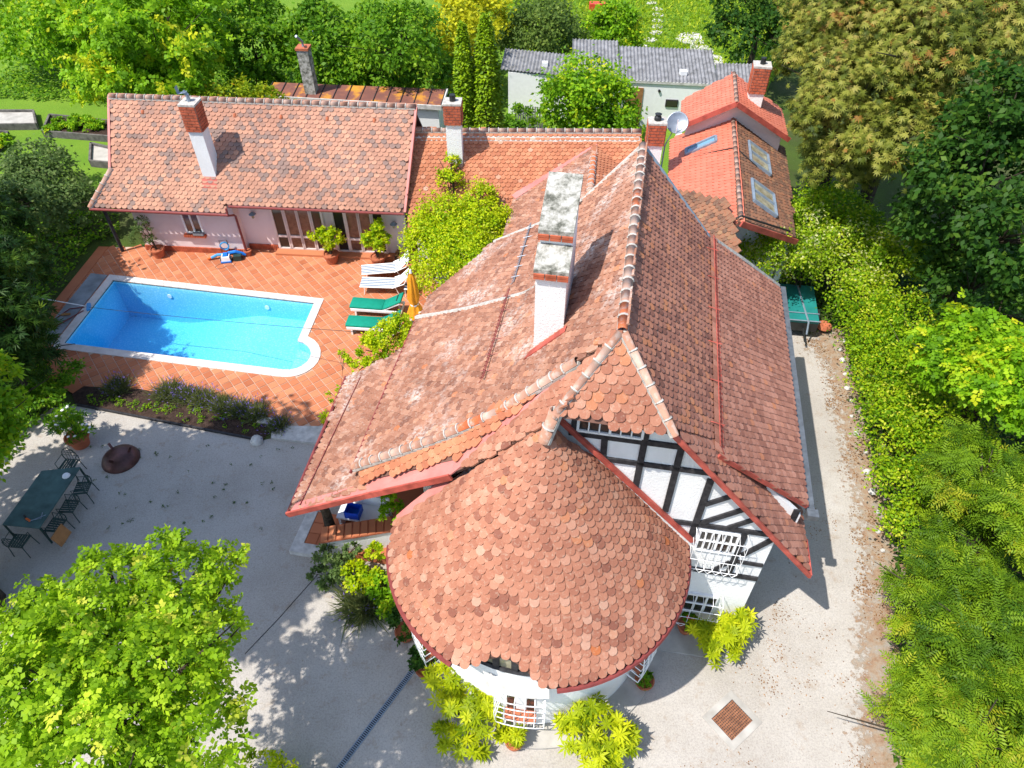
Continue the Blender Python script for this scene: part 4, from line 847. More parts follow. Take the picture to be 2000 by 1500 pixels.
rc.patch([Wd(16.45, -1.70, 4.02), Wd(6.6, -1.2, 4.02), Wd(6.6, 1.5, 2.6), Wd(15.6, .6, 2.9)], 'tile_orange', ch_, name='link_right_roof')
rc.finish(ch_, 300)
ridge_run(cf, (-3.8, 26.38, 4.38), (4.95, 26.34, 4.36), .10, .37)
MB().prism([(-3.8, 26.2, zm(26.2) + .05), (4.9, 26.16, zm(26.16) + .05), (4.9, 25.98, zm(25.98) + .05), (-3.8, 26.04, zm(26.04) + .05)], (0, 0, .012)).build('ridge_mortar', 'mortar', ch_)
ridge_run(lk, Wd(15.6, -1.67, 4.05), Wd(11.0, -1.42, 4.05), .12, .33, orange=(0, 1, 2, 3, 4, 5, 6))
m = MB(); A_ = V3(Wd(16.6, -1.74, 4.08)); B_ = V3(Wd(14.25, -4.5, 2.82)); C_ = V3(Wd(15.5, .5, 3.02))
m.beam(tuple(A_), tuple(B_), .42, .03).beam(tuple(A_), tuple(C_), .30, .03); m.build('valley_flashing', 'pink_metal', ch_)
MB().prism([(-3.7, 23.7, 0), (4.6, 23.7, 0), (4.6, 23.7, 2.2), (-3.7, 23.7, 2.2)], (0, .25, 0)).build('front_wall', 'lime_wall', ch_)
MB().prism([(4.6, 23.7, 0), (4.6, 28.6, 0), (4.6, 28.6, 2.4), (4.6, 26.35, 4.2), (4.6, 23.95, 2.3)], (-.25, 0, 0)).build('gable_wall', 'lime_wall', ch_)
MB().prism([Wd(6.7, -3.9, 0), Wd(14.0, -4.1, 0), Wd(14.0, -4.1, 2.7), Wd(6.7, -3.9, 2.7)], tuple(np.array(Wd(0, .25, 0)) - np.array(Wd(0, 0, 0)))).build('link_wall', 'lime_wall', ch_)
c_, M = brick_shaft(ch_, 'chimney', (-2.15, 25.55, 0), .56, .5, 3.2, 5.85, R(-2), 5.12)
MB().tube([tuple(M @ Vector((0, 0, 5.9))), tuple(M @ Vector((0, 0, 6.15)))], .11, 8).build('cowl', 'black_metal', c_)
c_, M = brick_shaft(ch_, 'chimney', (5.2, 24.75, 0), .56, .5, .0, 5.5, R(-5), 4.72)
MB().lathe([(.13, 0), (.13, .1), (.09, .16), (.13, .22), (.0, .26)], tuple(M @ Vector((0, 0, 5.58))), 10).build('cowl', 'black_metal', c_)

# ================================================================ REAR ANNEX
an = world_thing('rear_annex', 'red roofed annex with blue framed roof windows under the chestnut tree', 'house', Wd(15, 3.3, 0))
ra = Roof()
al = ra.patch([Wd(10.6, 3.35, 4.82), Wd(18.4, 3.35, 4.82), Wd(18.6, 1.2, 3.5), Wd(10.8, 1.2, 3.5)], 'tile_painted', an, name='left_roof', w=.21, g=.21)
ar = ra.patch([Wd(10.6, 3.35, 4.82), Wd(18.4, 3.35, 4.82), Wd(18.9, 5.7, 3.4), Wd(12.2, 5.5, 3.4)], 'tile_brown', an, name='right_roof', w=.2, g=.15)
rl = ra.patch([Wd(17.4, 3.3, 5.62), Wd(20.2, 3.3, 5.62), Wd(20.5, 1.5, 4.3), Wd(18.1, 1.5, 4.3)], 'tile_painted', an, name='rear_left_roof', w=.21, g=.17)
rr_ = ra.patch([Wd(17.4, 3.3, 5.62), Wd(20.2, 3.3, 5.62), Wd(20.4, 5.4, 4.3), Wd(17.9, 5.5, 4.3)], 'tile_painted', an, name='rear_right_roof', w=.2, g=.17)
cn = ra.patch([Wd(13.3, 1.26, 4.2), Wd(11.5, 2.85, 4.98), Wd(9.7, 3.25, 4.62), Wd(7.4, 3.0, 3.43), Wd(7.2, 1.2, 1.62)], 'tile_brown', an, name='connector_roof')
ra.finish(an, 300, keep=lambda p, mt: (mt == 'tile_brown') | (mt == 'tile_painted'))
ridge_run(al, Wd(10.7, 3.35, 4.83), Wd(18.3, 3.35, 4.83), .08, .4, mortar=False); ridge_run(rl, Wd(17.4, 3.3, 5.63), Wd(20.2, 3.3, 5.63), .08, .4, mortar=False)
for p_, q_ in ((Wd(17.35, 3.3, 5.66), Wd(18.0, 1.42, 4.28)), (Wd(17.35, 3.3, 5.66), Wd(17.8, 5.58, 4.24)), (Wd(10.55, 3.35, 4.82), Wd(12.1, 5.55, 3.4))): MB().beam(p_, q_, .06, .18).build('verge_board', 'red_metal', an)
MB().prism([Wd(17.7, 3.3, 5.45), Wd(18.25, 1.7, 4.2), Wd(18.25, 1.7, 3.6), Wd(17.9, 3.3, 4.6), Wd(18.0, 5.3, 3.5), Wd(18.0, 5.3, 4.2)], tuple(np.array(Wd(.2, 0, 0)) - np.array(Wd(0, 0, 0)))).build('gable_wall', 'pinkish_paint', an)
for a0, a1 in ((11.8, 18.4), (17.6, 20.2)):
    for b_ in (1.45, 5.3): MB().prism([Wd(a0 + .8, b_, 0), Wd(a1, b_, 0), Wd(a1, b_, 3.45), Wd(a0 + .8, b_, 3.45)], tuple(np.array(Wd(0, .2, 0)) - np.array(Wd(0, 0, 0)))).build('side_wall', 'lime_wall', an)
MB().prism([Wd(12.5, 1.5, 0), Wd(12.5, 5.2, 0), Wd(12.5, 5.2, 3.45), Wd(12.5, 3.35, 4.6), Wd(12.5, 1.5, 3.4)], tuple(np.array(Wd(.2, 0, 0)) - np.array(Wd(0, 0, 0)))).build('front_wall', 'lime_wall', an)
m = MB(); m.tube([Wd(16.3, 1.25, 3.57), Wd(16.1, 2.3, 4.22), Wd(15.5, 3.25, 4.86), Wd(15.4, 3.45, 4.86), Wd(15.2, 4.2, 4.38)], .022, 5); m.build('cable', 'black_metal', an)
m = MB(); m.tube([Wd(10.8, 3.0, 4.7), Wd(10.8, 3.35, 4.96), Wd(10.9, 3.6, 4.84), Wd(12.0, 5.2, 3.85)], .035, 5); m.build('cable', 'black_metal', an)
zar = lambda b: 4.82 - (b - 3.35) * .61
def roofwin(a0, a1, b0, b1, zf_, glass, div=True):
    off = .09; cs = [Wd(a0, b0, zf_(b0) + off), Wd(a1, b0, zf_(b0) + off), Wd(a1, b1, zf_(b1) + off), Wd(a0, b1, zf_(b1) + off)]
    f_ = MB()
    for i in range(4): f_.beam(cs[i], cs[(i + 1) % 4], .09, .10)
    if div: f_.beam(Wd((a0 + a1) / 2, b0, zf_(b0) + off), Wd((a0 + a1) / 2, b1, zf_(b1) + off), .09, .10)
    w = f_.build('roof_window', 'zinc', an); MB().prism([(x, y, z - .03) for x, y, z in cs], (0, 0, .02)).build('pane', glass, w)
roofwin(15.3, 16.8, 3.95, 4.75, zar, 'sky_glass'); roofwin(12.5, 13.9, 3.9, 4.75, zar, 'sky_glass')
roofwin(16.55, 17.0, 1.75, 2.75, lambda b: 3.5 + (b - 1.2) * .614, 'blue_glass', False)
c_, M = brick_shaft(an, 'chimney', Wd(18.9, 4.1, 0), .55, .5, 4.2, 6.5, HROT, 5.55, plaster='lime_wall')
MB().tube([tuple(M @ Vector((0, 0, 6.55))), tuple(M @ Vector((0, 0, 6.8)))], .1, 8).build('cowl', 'black_metal', c_)
# satellite dish
sd = world_thing('satellite_dish', 'round grey satellite dish on a pole beside the red chimney', 'dish', (6.1, 25.3, 0))
cD = Vector((6.05, 25.3, 5.2)); M = Matrix.Translation(cD) @ Vector((-.15, -.75, .65)).to_track_quat('Z', 'Y').to_matrix().to_4x4()
m = MB(); m.lathe([(.0, 0), (.2, .02), (.36, .07), (.40, .09), (.40, .07), (.0, -.03)], n=24); m.v = [tuple(M @ Vector(v)) for v in m.v]; m.build('dish', 'grey_metal', sd, True)
MB().tube([tuple(cD), (5.75, 25.4, 4.3), (5.7, 25.4, 0)], .03, 6).build('mast', 'zinc', sd)
m = MB(); m.tube([tuple(M @ Vector((0, -.38, .05))), tuple(M @ Vector((0, .0, .45)))], .015, 5); m.build('feed_arm', 'white_paint', sd)

# ================================================================ SHEDS
sh = world_thing('flat_roof_shed', 'white shed with rusty seamed metal roof behind the pool house', 'shed', (-6.5, 33, 0))
m = MB(); m.prism([(-11.2, 32.95, 0), (-3.35, 31.88, 0), (-3.35, 31.88, 2.9), (-11.2, 32.95, 2.9)], (.13, 1.1, 0)); m.build('wall', 'white_paint', sh)
rs = MB().prism([(-11.4, 32.85, 2.95), (-3.2, 31.75, 2.95), (-3.05, 33.2, 3.08), (-11.3, 34.0, 3.08)], (0, 0, .07)).build('roof', 'rust_roof', sh)
for i in range(14): f_ = i / 13; MB().beam((-11.35 + 8.15 * f_, 32.87 - 1.1 * f_, 3.04), (-11.27 + 8.2 * f_, 33.98 - .79 * f_, 3.17), .03, .05).build('seam', 'timber', rs)
MB().beam((-11.4, 32.80, 2.93), (-3.18, 31.70, 2.93), .06, .2).build('fascia', 'pale_stone', sh)
MB().beam((-3.16, 31.75, 2.96), (-3.0, 33.2, 3.10), .06, .16).build('fascia', 'pale_stone', sh)
MB().box((-9.28, 33.1, 4.0), (.5, .5, 2.0), R(-5)).build('chimney', 'old_plaster', sh); MB().box((-9.28, 33.1, 5.05), (.58, .58, .1), R(-5)).build('chimney_cap', 'terracotta_pot', sh)
MB().tube([(-9.28, 33.1, 5.1), (-9.28, 33.1, 5.3), (-9.4, 32.75, 5.65)], .06, 7).build('cowl', 'zinc', sh)
cs_ = world_thing('corrugated_shed', 'long white shed with grey corrugated sheet roof by the back lawn', 'shed', (6, 37.5, 0))
MB().prism([(3.0, 36.42, 0), (10.3, 35.57, 0), (10.3, 35.57, 2.35), (3.0, 36.42, 2.35)], (.3, 3.0, 0)).build('wall', 'white_paint', cs_)
MB().prism([(-.2, 37.6, 0), (3.0, 37.0, 0), (3.0, 37.0, 2.2), (-.2, 37.6, 2.2)], (.2, 1.5, 0)).build('wall', 'white_paint', cs_)
def corr(x0, x1, yf, zf_, dep, rise, skew=.25):
    n = int((x1 - x0) / .045); vs = []; 
    for i in range(n + 1):
        x = x0 + (x1 - x0) * i / n; z = .035 * math.cos(i * math.pi / 2 * 1.0)
        vs += [(x, yf(x), zf_ + z), (x + skew, yf(x) + dep, zf_ + rise + z)]
    m = MB(); m.add(vs + [(x, y, z - .02) for x, y, z in vs], [(2 * i, 2 * i + 2, 2 * i + 3, 2 * i + 1) for i in range(n)] + [(2 * (n + 1) + 2 * i, 2 * (n + 1) + 2 * i + 2, 2 * i + 2, 2 * i) for i in range(n)])
    return m.build('roof_sheet', 'corrugated', cs_)
corr(3.0, 5.4, lambda x: 36.35 - .117 * (x - 3), 2.42, 3.9, .5); corr(5.4, 10.2, lambda x: 36.07 - .117 * (x - 5.4), 2.42, 3.3, .45); corr(10.2, 12.6, lambda x: 35.8 - .05 * (x - 10.2), 2.32, 1.9, .3); corr(-.6, 3.0, lambda x: 37.7 - .25 * (x + .6), 2.32, 2.0, .3)
MB().beam((3.0, 36.38, 2.36), (10.3, 35.52, 2.36), .05, .12).build('fascia', 'pale_stone', cs_)
MB().box((6.2, 36.03, 1.05), (.85, .06, 2.0), R(-6.6)).build('door', 'wood', cs_)
wn = MB().box((8.1, 35.80, 1.35), (.62, .06, .36), R(-6.6)).build('window', 'timber', cs_); MB().box((8.1, 35.765, 1.35), (.52, .03, .28), R(-6.6)).build('pane', 'dark_glass', wn)
MB().tube([(7.4, 35.95, 1.95), (7.4, 35.82, 1.95)], .07, 8).build('vent_pipe', 'black_metal', cs_)
MB().box((8.6, 36.5, 2.62), (.35, .3, .2)).build('roof_vent', 'white_paint', cs_); MB().box((1.7, 37.9, 2.5), (.3, .3, .2)).build('roof_vent', 'white_paint', cs_)
sf = world_thing('slatted_fence', 'small grey slatted fence panel beside the thuja columns', 'fence', (.8, 35.2, 0))
for i in range(12): MB().box((.2 + i * .12, 35.3 - i * .03, .75), (.08, .03, 1.5)).build('slat', 'corrugated', sf)
MB().beam((.15, 35.34, .4), (1.6, 34.98, .4), .04, .07).build('rail', 'aged_wood', sf); MB().beam((.15, 35.34, 1.2), (1.6, 34.98, 1.2), .04, .07).build('rail', 'aged_wood', sf)

# ================================================================ OBJECTS
def local_thing(*a, **k): return thing(*a, **k)
# --- loungers (local: x from foot to head, y across)
def lounger_striped(label, loc, rz):
    t = local_thing('sun_lounger', label, 'sun lounger', loc, rz, 'striped loungers by the pool')
    path_ = [(-.95, .36), (.35, .34), (.58, .50), (.93, .86)]; wd = .30
    for nm, sec_ in (('seat', path_[:2]), ('backrest', path_[1:])):
        f_ = MB()
        for sy in (-1, 1): f_.tube([(x, sy * wd, z) for x, z in sec_], .022, 6)
        o = f_.build(nm, 'white_paint', t)
        for k_ in range(11):
            y0 = -wd + .02 + k_ * (2 * wd - .04) / 11; y1 = y0 + (2 * wd - .04) / 11
            m = MB()
            for (xa, za), (xb, zb) in zip(sec_[:-1], sec_[1:]): m.prism([(xa, y0, za + .01), (xb, y0, zb + .01), (xb, y1, zb + .01), (xa, y1, za + .01)], (0, 0, -.012))
            m.build('stripe', 'blue_fabric' if k_ % 2 else 'white_fabric', o)
    for x, x2 in ((-.75, -.8), (.42, .55)):
        for sy in (-1, 1): MB().tube([(x, sy * wd, .35), (x2, sy * wd, 0)], .018, 6).build('leg', 'white_paint', t)
    for sy in (-1, 1): MB().tube([(.3, sy * (wd + .05), .36), (.78, sy * (wd + .05), .56), (.9, sy * wd, .8)], .018, 5).build('armrest', 'white_paint', t)
    return t
lounger_striped('blue and white striped lounger farthest back, nearest the potted shrub', (-4.93, 23.05, .02), R(9))
lounger_striped('blue and white striped lounger next to the green cushioned ones', (-4.83, 22.1, .02), R(-2))
def lounger_green(label, loc, rz):
    t = local_thing('sun_lounger', label, 'sun lounger', loc, rz, 'green loungers by the pool')
    f_ = MB()
    for sy in (-1, 1): f_.beam((-.95, sy * .30, .30), (.95, sy * .30, .30), .05, .09)
    for x in (-.93, .93): f_.beam((x, -.30, .30), (x, .30, .30), .05, .08)
    f_.build('frame', 'white_paint', t)
    for x in (-.78, .72):
        for sy in (-1, 1): MB().box((x, sy * .29, .135), (.06, .05, .27)).build('leg', 'white_paint', t)
    b_ = MB(); b_.beam((.25, -.27, .34), (.92, -.27, .70), .04, .05).beam((.25, .27, .34), (.92, .27, .70), .04, .05).beam((.90, -.27, .69), (.90, .27, .69), .04, .05); b_.build('backrest', 'white_paint', t)
    MB().tube([(.75, .2, .6), (.9, .2, .32)], .015, 5).build('prop', 'white_paint', t)
    def cush(pts, w=.29):
        m = MB(); n = len(pts); vs = []
        for (x, z) in pts:
            for y, h in ((-w, 0), (-w, .05), (-w + .05, .085), (w - .05, .085), (w, .05), (w, 0)): vs.append((x, y, z + h))
        fs = [(i * 6 + j, i * 6 + (j + 1) % 6, (i + 1) * 6 + (j + 1) % 6, (i + 1) * 6 + j) for i in range(n - 1) for j in range(6)] + [tuple(range(6)), tuple((n - 1) * 6 + j for j in range(6))[::-1]]
        return m.add(vs, fs).build('cushion', 'green_fabric', t, True)
    cush([(-.99, .35), (-.97, .365), (-.3, .36), (.22, .36), (.235, .35)]); cush([(.245, .36), (.4, .43), (.7, .60), (.94, .75), (.97, .74)])
    MB().box((.0, 0, 0), (.36, .03, .02), M=Matrix.Translation((.78, 0, .755)) @ Matrix.Rotation(R(90), 4, 'Z')).build('seam', 'green_metal', t)
    return t
lounger_green('green cushioned white lounger standing clear of the shrub', (-4.95, 20.75, .02), R(-6))
lounger_green('green cushioned white lounger half hidden by the green shrub', (-4.93, 19.72, .02), R(-5))
o = local_thing('side_stool', 'small blue and white slatted stool behind the striped lounger', 'stool', (-3.85, 21.85, .02), R(-4))
for i in range(5): MB().box((0, -.2 + i * .1, .38), (.42, .06, .02)).build('slat', 'blue_fabric' if i % 2 else 'white_fabric', o)
for x in (-.18, .18):
    for y in (-.2, .2): MB().tube([(x, y, .37), (x, y, 0)], .015, 5).build('leg', 'white_paint', o)
# --- folded parasol
pu = local_thing('folded_parasol', 'folded orange yellow parasol standing beside the loungers', 'parasol', (-3.5, 20.2, .02), R(20))
MB().tube([(0, 0, 0), (0, 0, 2.3)], .022, 8).build('pole', 'wood', pu)
m = MB(); prof = [(.03, 2.22), (.10, 2.05), (.15, 1.6), (.19, 1.15), (.13, .86), (.15, .82), (.27, .45), (.30, .36)]; vs = []; n = 24
for r_, z in prof:
    for j in range(n): t_ = 2 * math.pi * j / n; rr = r_ * (1 + .22 * math.cos(6 * t_)); vs.append((rr * math.cos(t_), rr * math.sin(t_), z))
m.add(vs, [(i * n + j, i * n + (j + 1) % n, (i + 1) * n + (j + 1) % n, (i + 1) * n + j) for i in range(len(prof) - 1) for j in range(n)]); m.build('canopy', 'orange_fabric', pu, True)
MB().lathe([(.06, 2.21), (.03, 2.34), (.0, 2.35)], n=10).build('top_cap', 'white_fabric', pu); MB().lathe([(.145, .88), (.155, .84), (.145, .80)], n=14).build('strap', 'white_fabric', pu)
MB().lathe([(.0, .07), (.26, .06), (.27, 0)], n=18).build('base', 'concrete', pu)
# --- white plastic chairs by the house
for lab, x, y, rz in (('white plastic garden chair nearer the big golden shrub', -2.85, 20.75, 200), ('white plastic garden chair nearer the folded parasol', -3.1, 19.8, 190)):
    t = local_thing('garden_chair', lab, 'chair', (x, y, .02), R(rz), 'white chairs by the left eave')
    MB().box((0, 0, .43), (.44, .42, .03)).build('seat', 'white_paint', t)
    m = MB(); vs = []
    for i in range(7): a = R(-60 + 20 * i); vs += [(-.2 - .08 * math.cos(a), .24 * math.sin(a), .45), (-.26 - .1 * math.cos(a), .25 * math.sin(a), .88 - .05 * abs(math.sin(a)))]
    m.add(vs + [(v[0] - .02, v[1], v[2]) for v in vs], [(2 * i, 2 * i + 2, 2 * i + 3, 2 * i + 1) for i in range(6)] + [(14 + 2 * i, 14 + 2 * i + 1, 14 + 2 * i + 3, 14 + 2 * i + 2) for i in range(6)] + [(2 * i + 1, 2 * i + 3, 17 + 2 * i, 15 + 2 * i) for i in range(6)]); m.build('backrest', 'white_paint', t)
    for sx in (-1, 1):
        for sy in (-1, 1): MB().tube([(sx * .18, sy * .18, .42), (sx * .22, sy * .22, 0)], .02, 5).build('leg', 'white_paint', t)
    for sy in (-1, 1): MB().tube([(-.24, sy * .23, .64), (.2, sy * .23, .62), (.2, sy * .22, .43)], .02, 5).build('armrest', 'white_paint', t)
# --- pressure washer / pool cleaner
pc = local_thing('pool_cleaner', 'blue and white pool cleaning machine with hose by the pink wall', 'machine', (-11.55, 24.15, .02), R(10))
m = MB(); m.box((0, -.12, .16), (.36, .34, .2), taper=.85); m.build('body', 'white_paint', pc)
MB().box((0, -.10, .29), (.24, .24, .09), taper=.7).build('motor_cover', 'blue_plastic', pc); MB().box((0, -.14, .05), (.40, .36, .06)).build('base', 'blue_plastic', pc)
for sx in (-1, 1): MB().tube([(sx * .2 - .03, -.12, .09), (sx * .2 + .03, -.12, .09)], .09, 10).build('wheel', 'black_metal', pc)
MB().tube([(-.15, .12, .1), (-.15, .22, .75), (.15, .22, .75), (.15, .12, .1)], .016, 6).build('handle', 'black_metal', pc)
MB().tube([(.16 * math.cos(t), .18 + .04 * math.sin(2 * t), .5 + .17 * math.sin(t)) for t in np.linspace(0, 6.28, 18)] + [(.17 * math.cos(t), .21, .5 + .15 * math.sin(t)) for t in np.linspace(0, 6.28, 18)], .028, 6).build('hose_coil', 'sky_plastic', pc)
MB().tube([(.1, .05, .25), (.4, .02, .3), (.75, .05, .1)], .07, 8).build('blue_hose', 'blue_plastic', pc); MB().tube([(-.1, .05, .2), (-.35, .1, .18), (-.6, .05, .1)], .06, 8).build('blue_hose', 'sky_plastic', pc)
MB().tube([(-.6, .05, .1), (-.75, .03, .08)], .05, 8).build('nozzle', 'orange_plastic', pc)
MB().tube([(-.1, -.3, .05), (-.3, -.35, .01), (-.42, -.5, .01), (-.3, -.66, .01), (-.1, -.62, .01), (.02, -.5, .01), (.3, -.55, .01), (.36, -.35, .01)], .008, 4).build('power_cable', 'black_metal', pc)
MB().box((.45, -.12, .12), (.3, .24, .22)).build('dark_bag', 'green_metal', pc)
# --- pool brush on a pole, hoses on the slate strip
pb = world_thing('pool_brush', 'long white pole with pale blue brush head lying over the pool edge', 'pool brush', (-15.9, 20.95, .06))
MB().tube([(-17.9, 20.55, 1.05), (-15.95, 20.98, .14)], .018, 6).build('pole', 'white_paint', pb); MB().box((-15.80, 20.95, .12), (.12, .40, .08), R(20)).build('brush_head', 'sky_plastic', pb)
m = MB(); m.tube([(-16.0, 21.0, .07), (-16.5, 20.9, .07), (-16.75, 20.4, .07), (-16.9, 19.9, .07)], .018, 5); m.tube([(-15.95, 20.8, .07), (-16.3, 20.3, .07), (-16.7, 19.7, .07)], .018, 5)
tag(m.build('garden_hose', 'dark_red_metal'), 'dark red hose lying in two loops on the slate pool lid', 'hose')
tag(MB().tube([(-16.4, 18.6, .07), (-15.9, 18.85, .07), (-15.5, 18.95, .06), (-15.3, 18.9, -.08)], .016, 5).build('pool_hose', 'black_metal'), 'thin dark hose hanging over the near left pool corner', 'hose')
tag(MB().tube([(-16.35, 20.6, .06), (-16.5, 20.55, .10), (-16.65, 20.55, .06)], .05, 6).build('drain_plug', 'wood'), 'small brown clump of wood on the slate pool lid', 'wood')
# overhead cable
m = MB(); pts = [(-15.9 + 11.2 * f_, 20.95 - 4.55 * f_, .12 + 2.7 * f_ - .25 * f_ * (1 - f_)) for f_ in np.linspace(0, 1, 14)]; tag(m.tube(pts, .011, 4).build('overhead_cable', 'black_metal'), 'thin dark cable hanging across the pool to the house', 'cable')
# --- pots and potted shrubs
def pot(r0, r1, h, mat): return MB().lathe([(r0 * .9, 0), (r0, 0), (r1 * .94, h * .82), (r1 * 1.06, h * .84), (r1 * 1.06, h), (r1 * .9, h), (r1 * .88, h * .9), (0, h * .88)], n=18), mat
def potted(name, label, loc, pr_, lumps, n, size, mat, kind='leaf', stem=True, cat='potted plant', pm='terracotta_pot', flowers=None, **kw):
    t = world_thing(name, label, cat, loc); m, _ = pot(*pr_, pm); m.v = [(v[0] + loc[0], v[1] + loc[1], v[2] + loc[2]) for v in m.v]; m.build('pot', pm, t, False)
    L = [(loc[0] + a, loc[1] + b, loc[2] + c, d) for a, b, c, d in lumps]
    link('foliage', crown_mesh('foliage', L, n, size, mat, kind, **kw), t)
    if stem:
        m = MB()
        for l in L: m.tube([(loc[0], loc[1], loc[2] + pr_[2] * .8), ((loc[0] + l[0]) / 2 + .02, (loc[1] + l[1]) / 2, (loc[2] + pr_[2] + l[2]) / 2), l[:3]], [.022, .016, .008], 5)
        m.build('stem', 'bark', t)
    if flowers:
        m = MB()
        for _ in range(flowers[0]):
            l = random.choice(L); d = unit(rng.normal(0, 1, 3) + np.array([0, -.3, .8])); p = V3(l[:3]) + d * l[3] * .95; m.lathe([(0, .03), (flowers[2], .01), (0, -.02)], tuple(p), 6)
        m.build('flowers', flowers[1], t, kind='stuff')
    return t
potted('potted_olive', 'small grey green olive tree in terracotta pot by the pink wall', (-14.35, 24.35, .02), (.20, .27, .38), [(-.35, .1, 1.15, .35), (-.55, 0, .9, .3), (-.2, .1, 1.5, .25), (-.1, 0, .8, .22)], 900, .13, 'leaf_olive', 'narrow')
potted('potted_citrus', 'yellow green potted shrub between the two French doors', (-7.25, 23.95, .02), (.22, .30, .42), [(-.15, .1, 1.0, .40), (.2, .05, .95, .38), (-.4, .05, 1.15, .3), (.05, .1, 1.3, .34), (.35, .1, 1.2, .22), (0, 0, .7, .25)], 2200, .12, 'leaf_gold')
potted('potted_citrus', 'taller yellow green potted shrub in front of the right French door', (-5.35, 23.75, .02), (.22, .30, .42), [(0, .1, .95, .36), (.2, .1, 1.25, .36), (-.15, .1, 1.2, .34), (.1, .1, 1.6, .3), (.25, .1, 1.85, .2), (-.3, .05, 1.35, .2)], 2300, .12, 'leaf_gold')
potted('potted_geranium', 'dark pot of dry red leaved plant behind the striped lounger', (-4.5, 23.95, .02), (.15, .2, .28), [(.1, 0, .4, .22), (.45, .05, .25, .22)], 350, .10, 'leaf_litter', stem=False, pm='black_metal')
potted('potted_oleander', 'flowering oleander in square terracotta pot on the gravel', (-13.3, 14.35, .006), (.24, .34, .42), [(-.1, .1, .95, .42), (.25, .2, .85, .3), (-.4, .1, .75, .32), (0, .1, 1.25, .28), (.45, 0, .6, .2), (0, -.1, .5, .25)], 1700, .15, 'leaf_mid', 'narrow', flowers=(24, 'flower_white', .05))
potted('potted_geranium', 'red flowering geranium in clay pot under the gable window', (4.30, 8.30, .06), (.15, .21, .26), [(0, .02, .36, .22), (.12, .05, .42, .12)], 420, .10, 'leaf_mid', stem=False, flowers=(3, 'flower_red', .05))
potted('potted_succulent', 'clay pot with low green plant in the turret shade', (3.10, 6.95, .006), (.16, .22, .28), [(0, 0, .30, .17)], 260, .10, 'leaf_mid', stem=False)
potted('potted_boxwood', 'round dark green shrub in clay pot left of the turret', (-2.62, 8.15, .006), (.18, .25, .3), [(0, .05, .55, .33), (-.1, .2, .55, .28)], 1100, .09, 'leaf_dark', stem=False)
potted('potted_boxwood', 'dark green leafy potted plant beside the drain channel', (-2.05, 7.25, .006), (.18, .24, .3), [(0, .05, .5, .28), (-.05, .15, .75, .25)], 800, .10, 'leaf_dark', stem=False)
potted('potted_azalea', 'small yellowing plant in clay pot in front of the turret window', (.05, 5.62, .006), (.15, .2, .26), [(0, .02, .42, .16), (-.22, .1, .42, .14), (.1, .05, .55, .12)], 40, .16, 'leaf_rhodo', 'rosette')
for i, (x, y) in enumerate([(-10.75, 24.42), (-2.2, 21.7)]):
    if i == 0: t = world_thing('clay_pot', 'small empty clay pot at the foot of the downpipe', 'pot', (x, y, .02)); m, _ = pot(.11, .15, .24, ''); m.v = [(v[0] + x, v[1] + y, v[2] + .02) for v in m.v]; m.build('pot', 'terracotta_pot', t)
# --- rhododendrons
def rhodo(label, c, lumps, n):
    t = world_thing('rhododendron', label, 'shrub', (c[0], c[1], 0)); L = [(c[0] + a, c[1] + b, z, r_) for a, b, z, r_ in lumps]
    link('foliage', crown_mesh('foliage', L, n, .19, 'leaf_rhodo', 'rosette', up=1.2, droop=0, per=5, clump=.14, lowcut=-.1), t); m = MB()
    for l in L: m.tube([(c[0], c[1], 0), ((c[0] + l[0]) / 2, (c[1] + l[1]) / 2, l[2] * .6), l[:3]], [.03, .02, .01], 5)
    m.build('branches', 'bark', t)
rhodo('yellow green rhododendron at the right corner of the gable wall', (5.0, 7.75), [(0, 0, .55, .38), (.2, .15, .8, .38), (-.3, .1, .55, .3), (.05, -.2, .4, .35), (.5, .35, .95, .25), (-.5, .25, .7, .22)], 190)
rhodo('large yellow green rhododendron right of the turret window', (1.85, 5.35), [(0, 0, .6, .45), (.35, .1, .7, .4), (-.35, .1, .7, .38), (.1, .35, .9, .42), (.1, -.35, .4, .38), (-.1, .55, 1.0, .35), (.75, .25, .55, .25), (-.05, -.6, .25, .2), (.5, -.2, .5, .35), (-.5, .5, .8, .3)], 300)
rhodo('sparse yellow green rhododendron left of the turret window', (-1.05, 6.05), [(0, 0, .6, .4), (.35, -.15, .7, .35), (-.3, .2, .6, .32), (.1, .4, .9, .35), (.5, .2, .9, .28), (-.4, -.4, .35, .3), (.15, -.55, .3, .3), (-.55, .75, .8, .3), (-.2, .75, 1.0, .3)], 200)
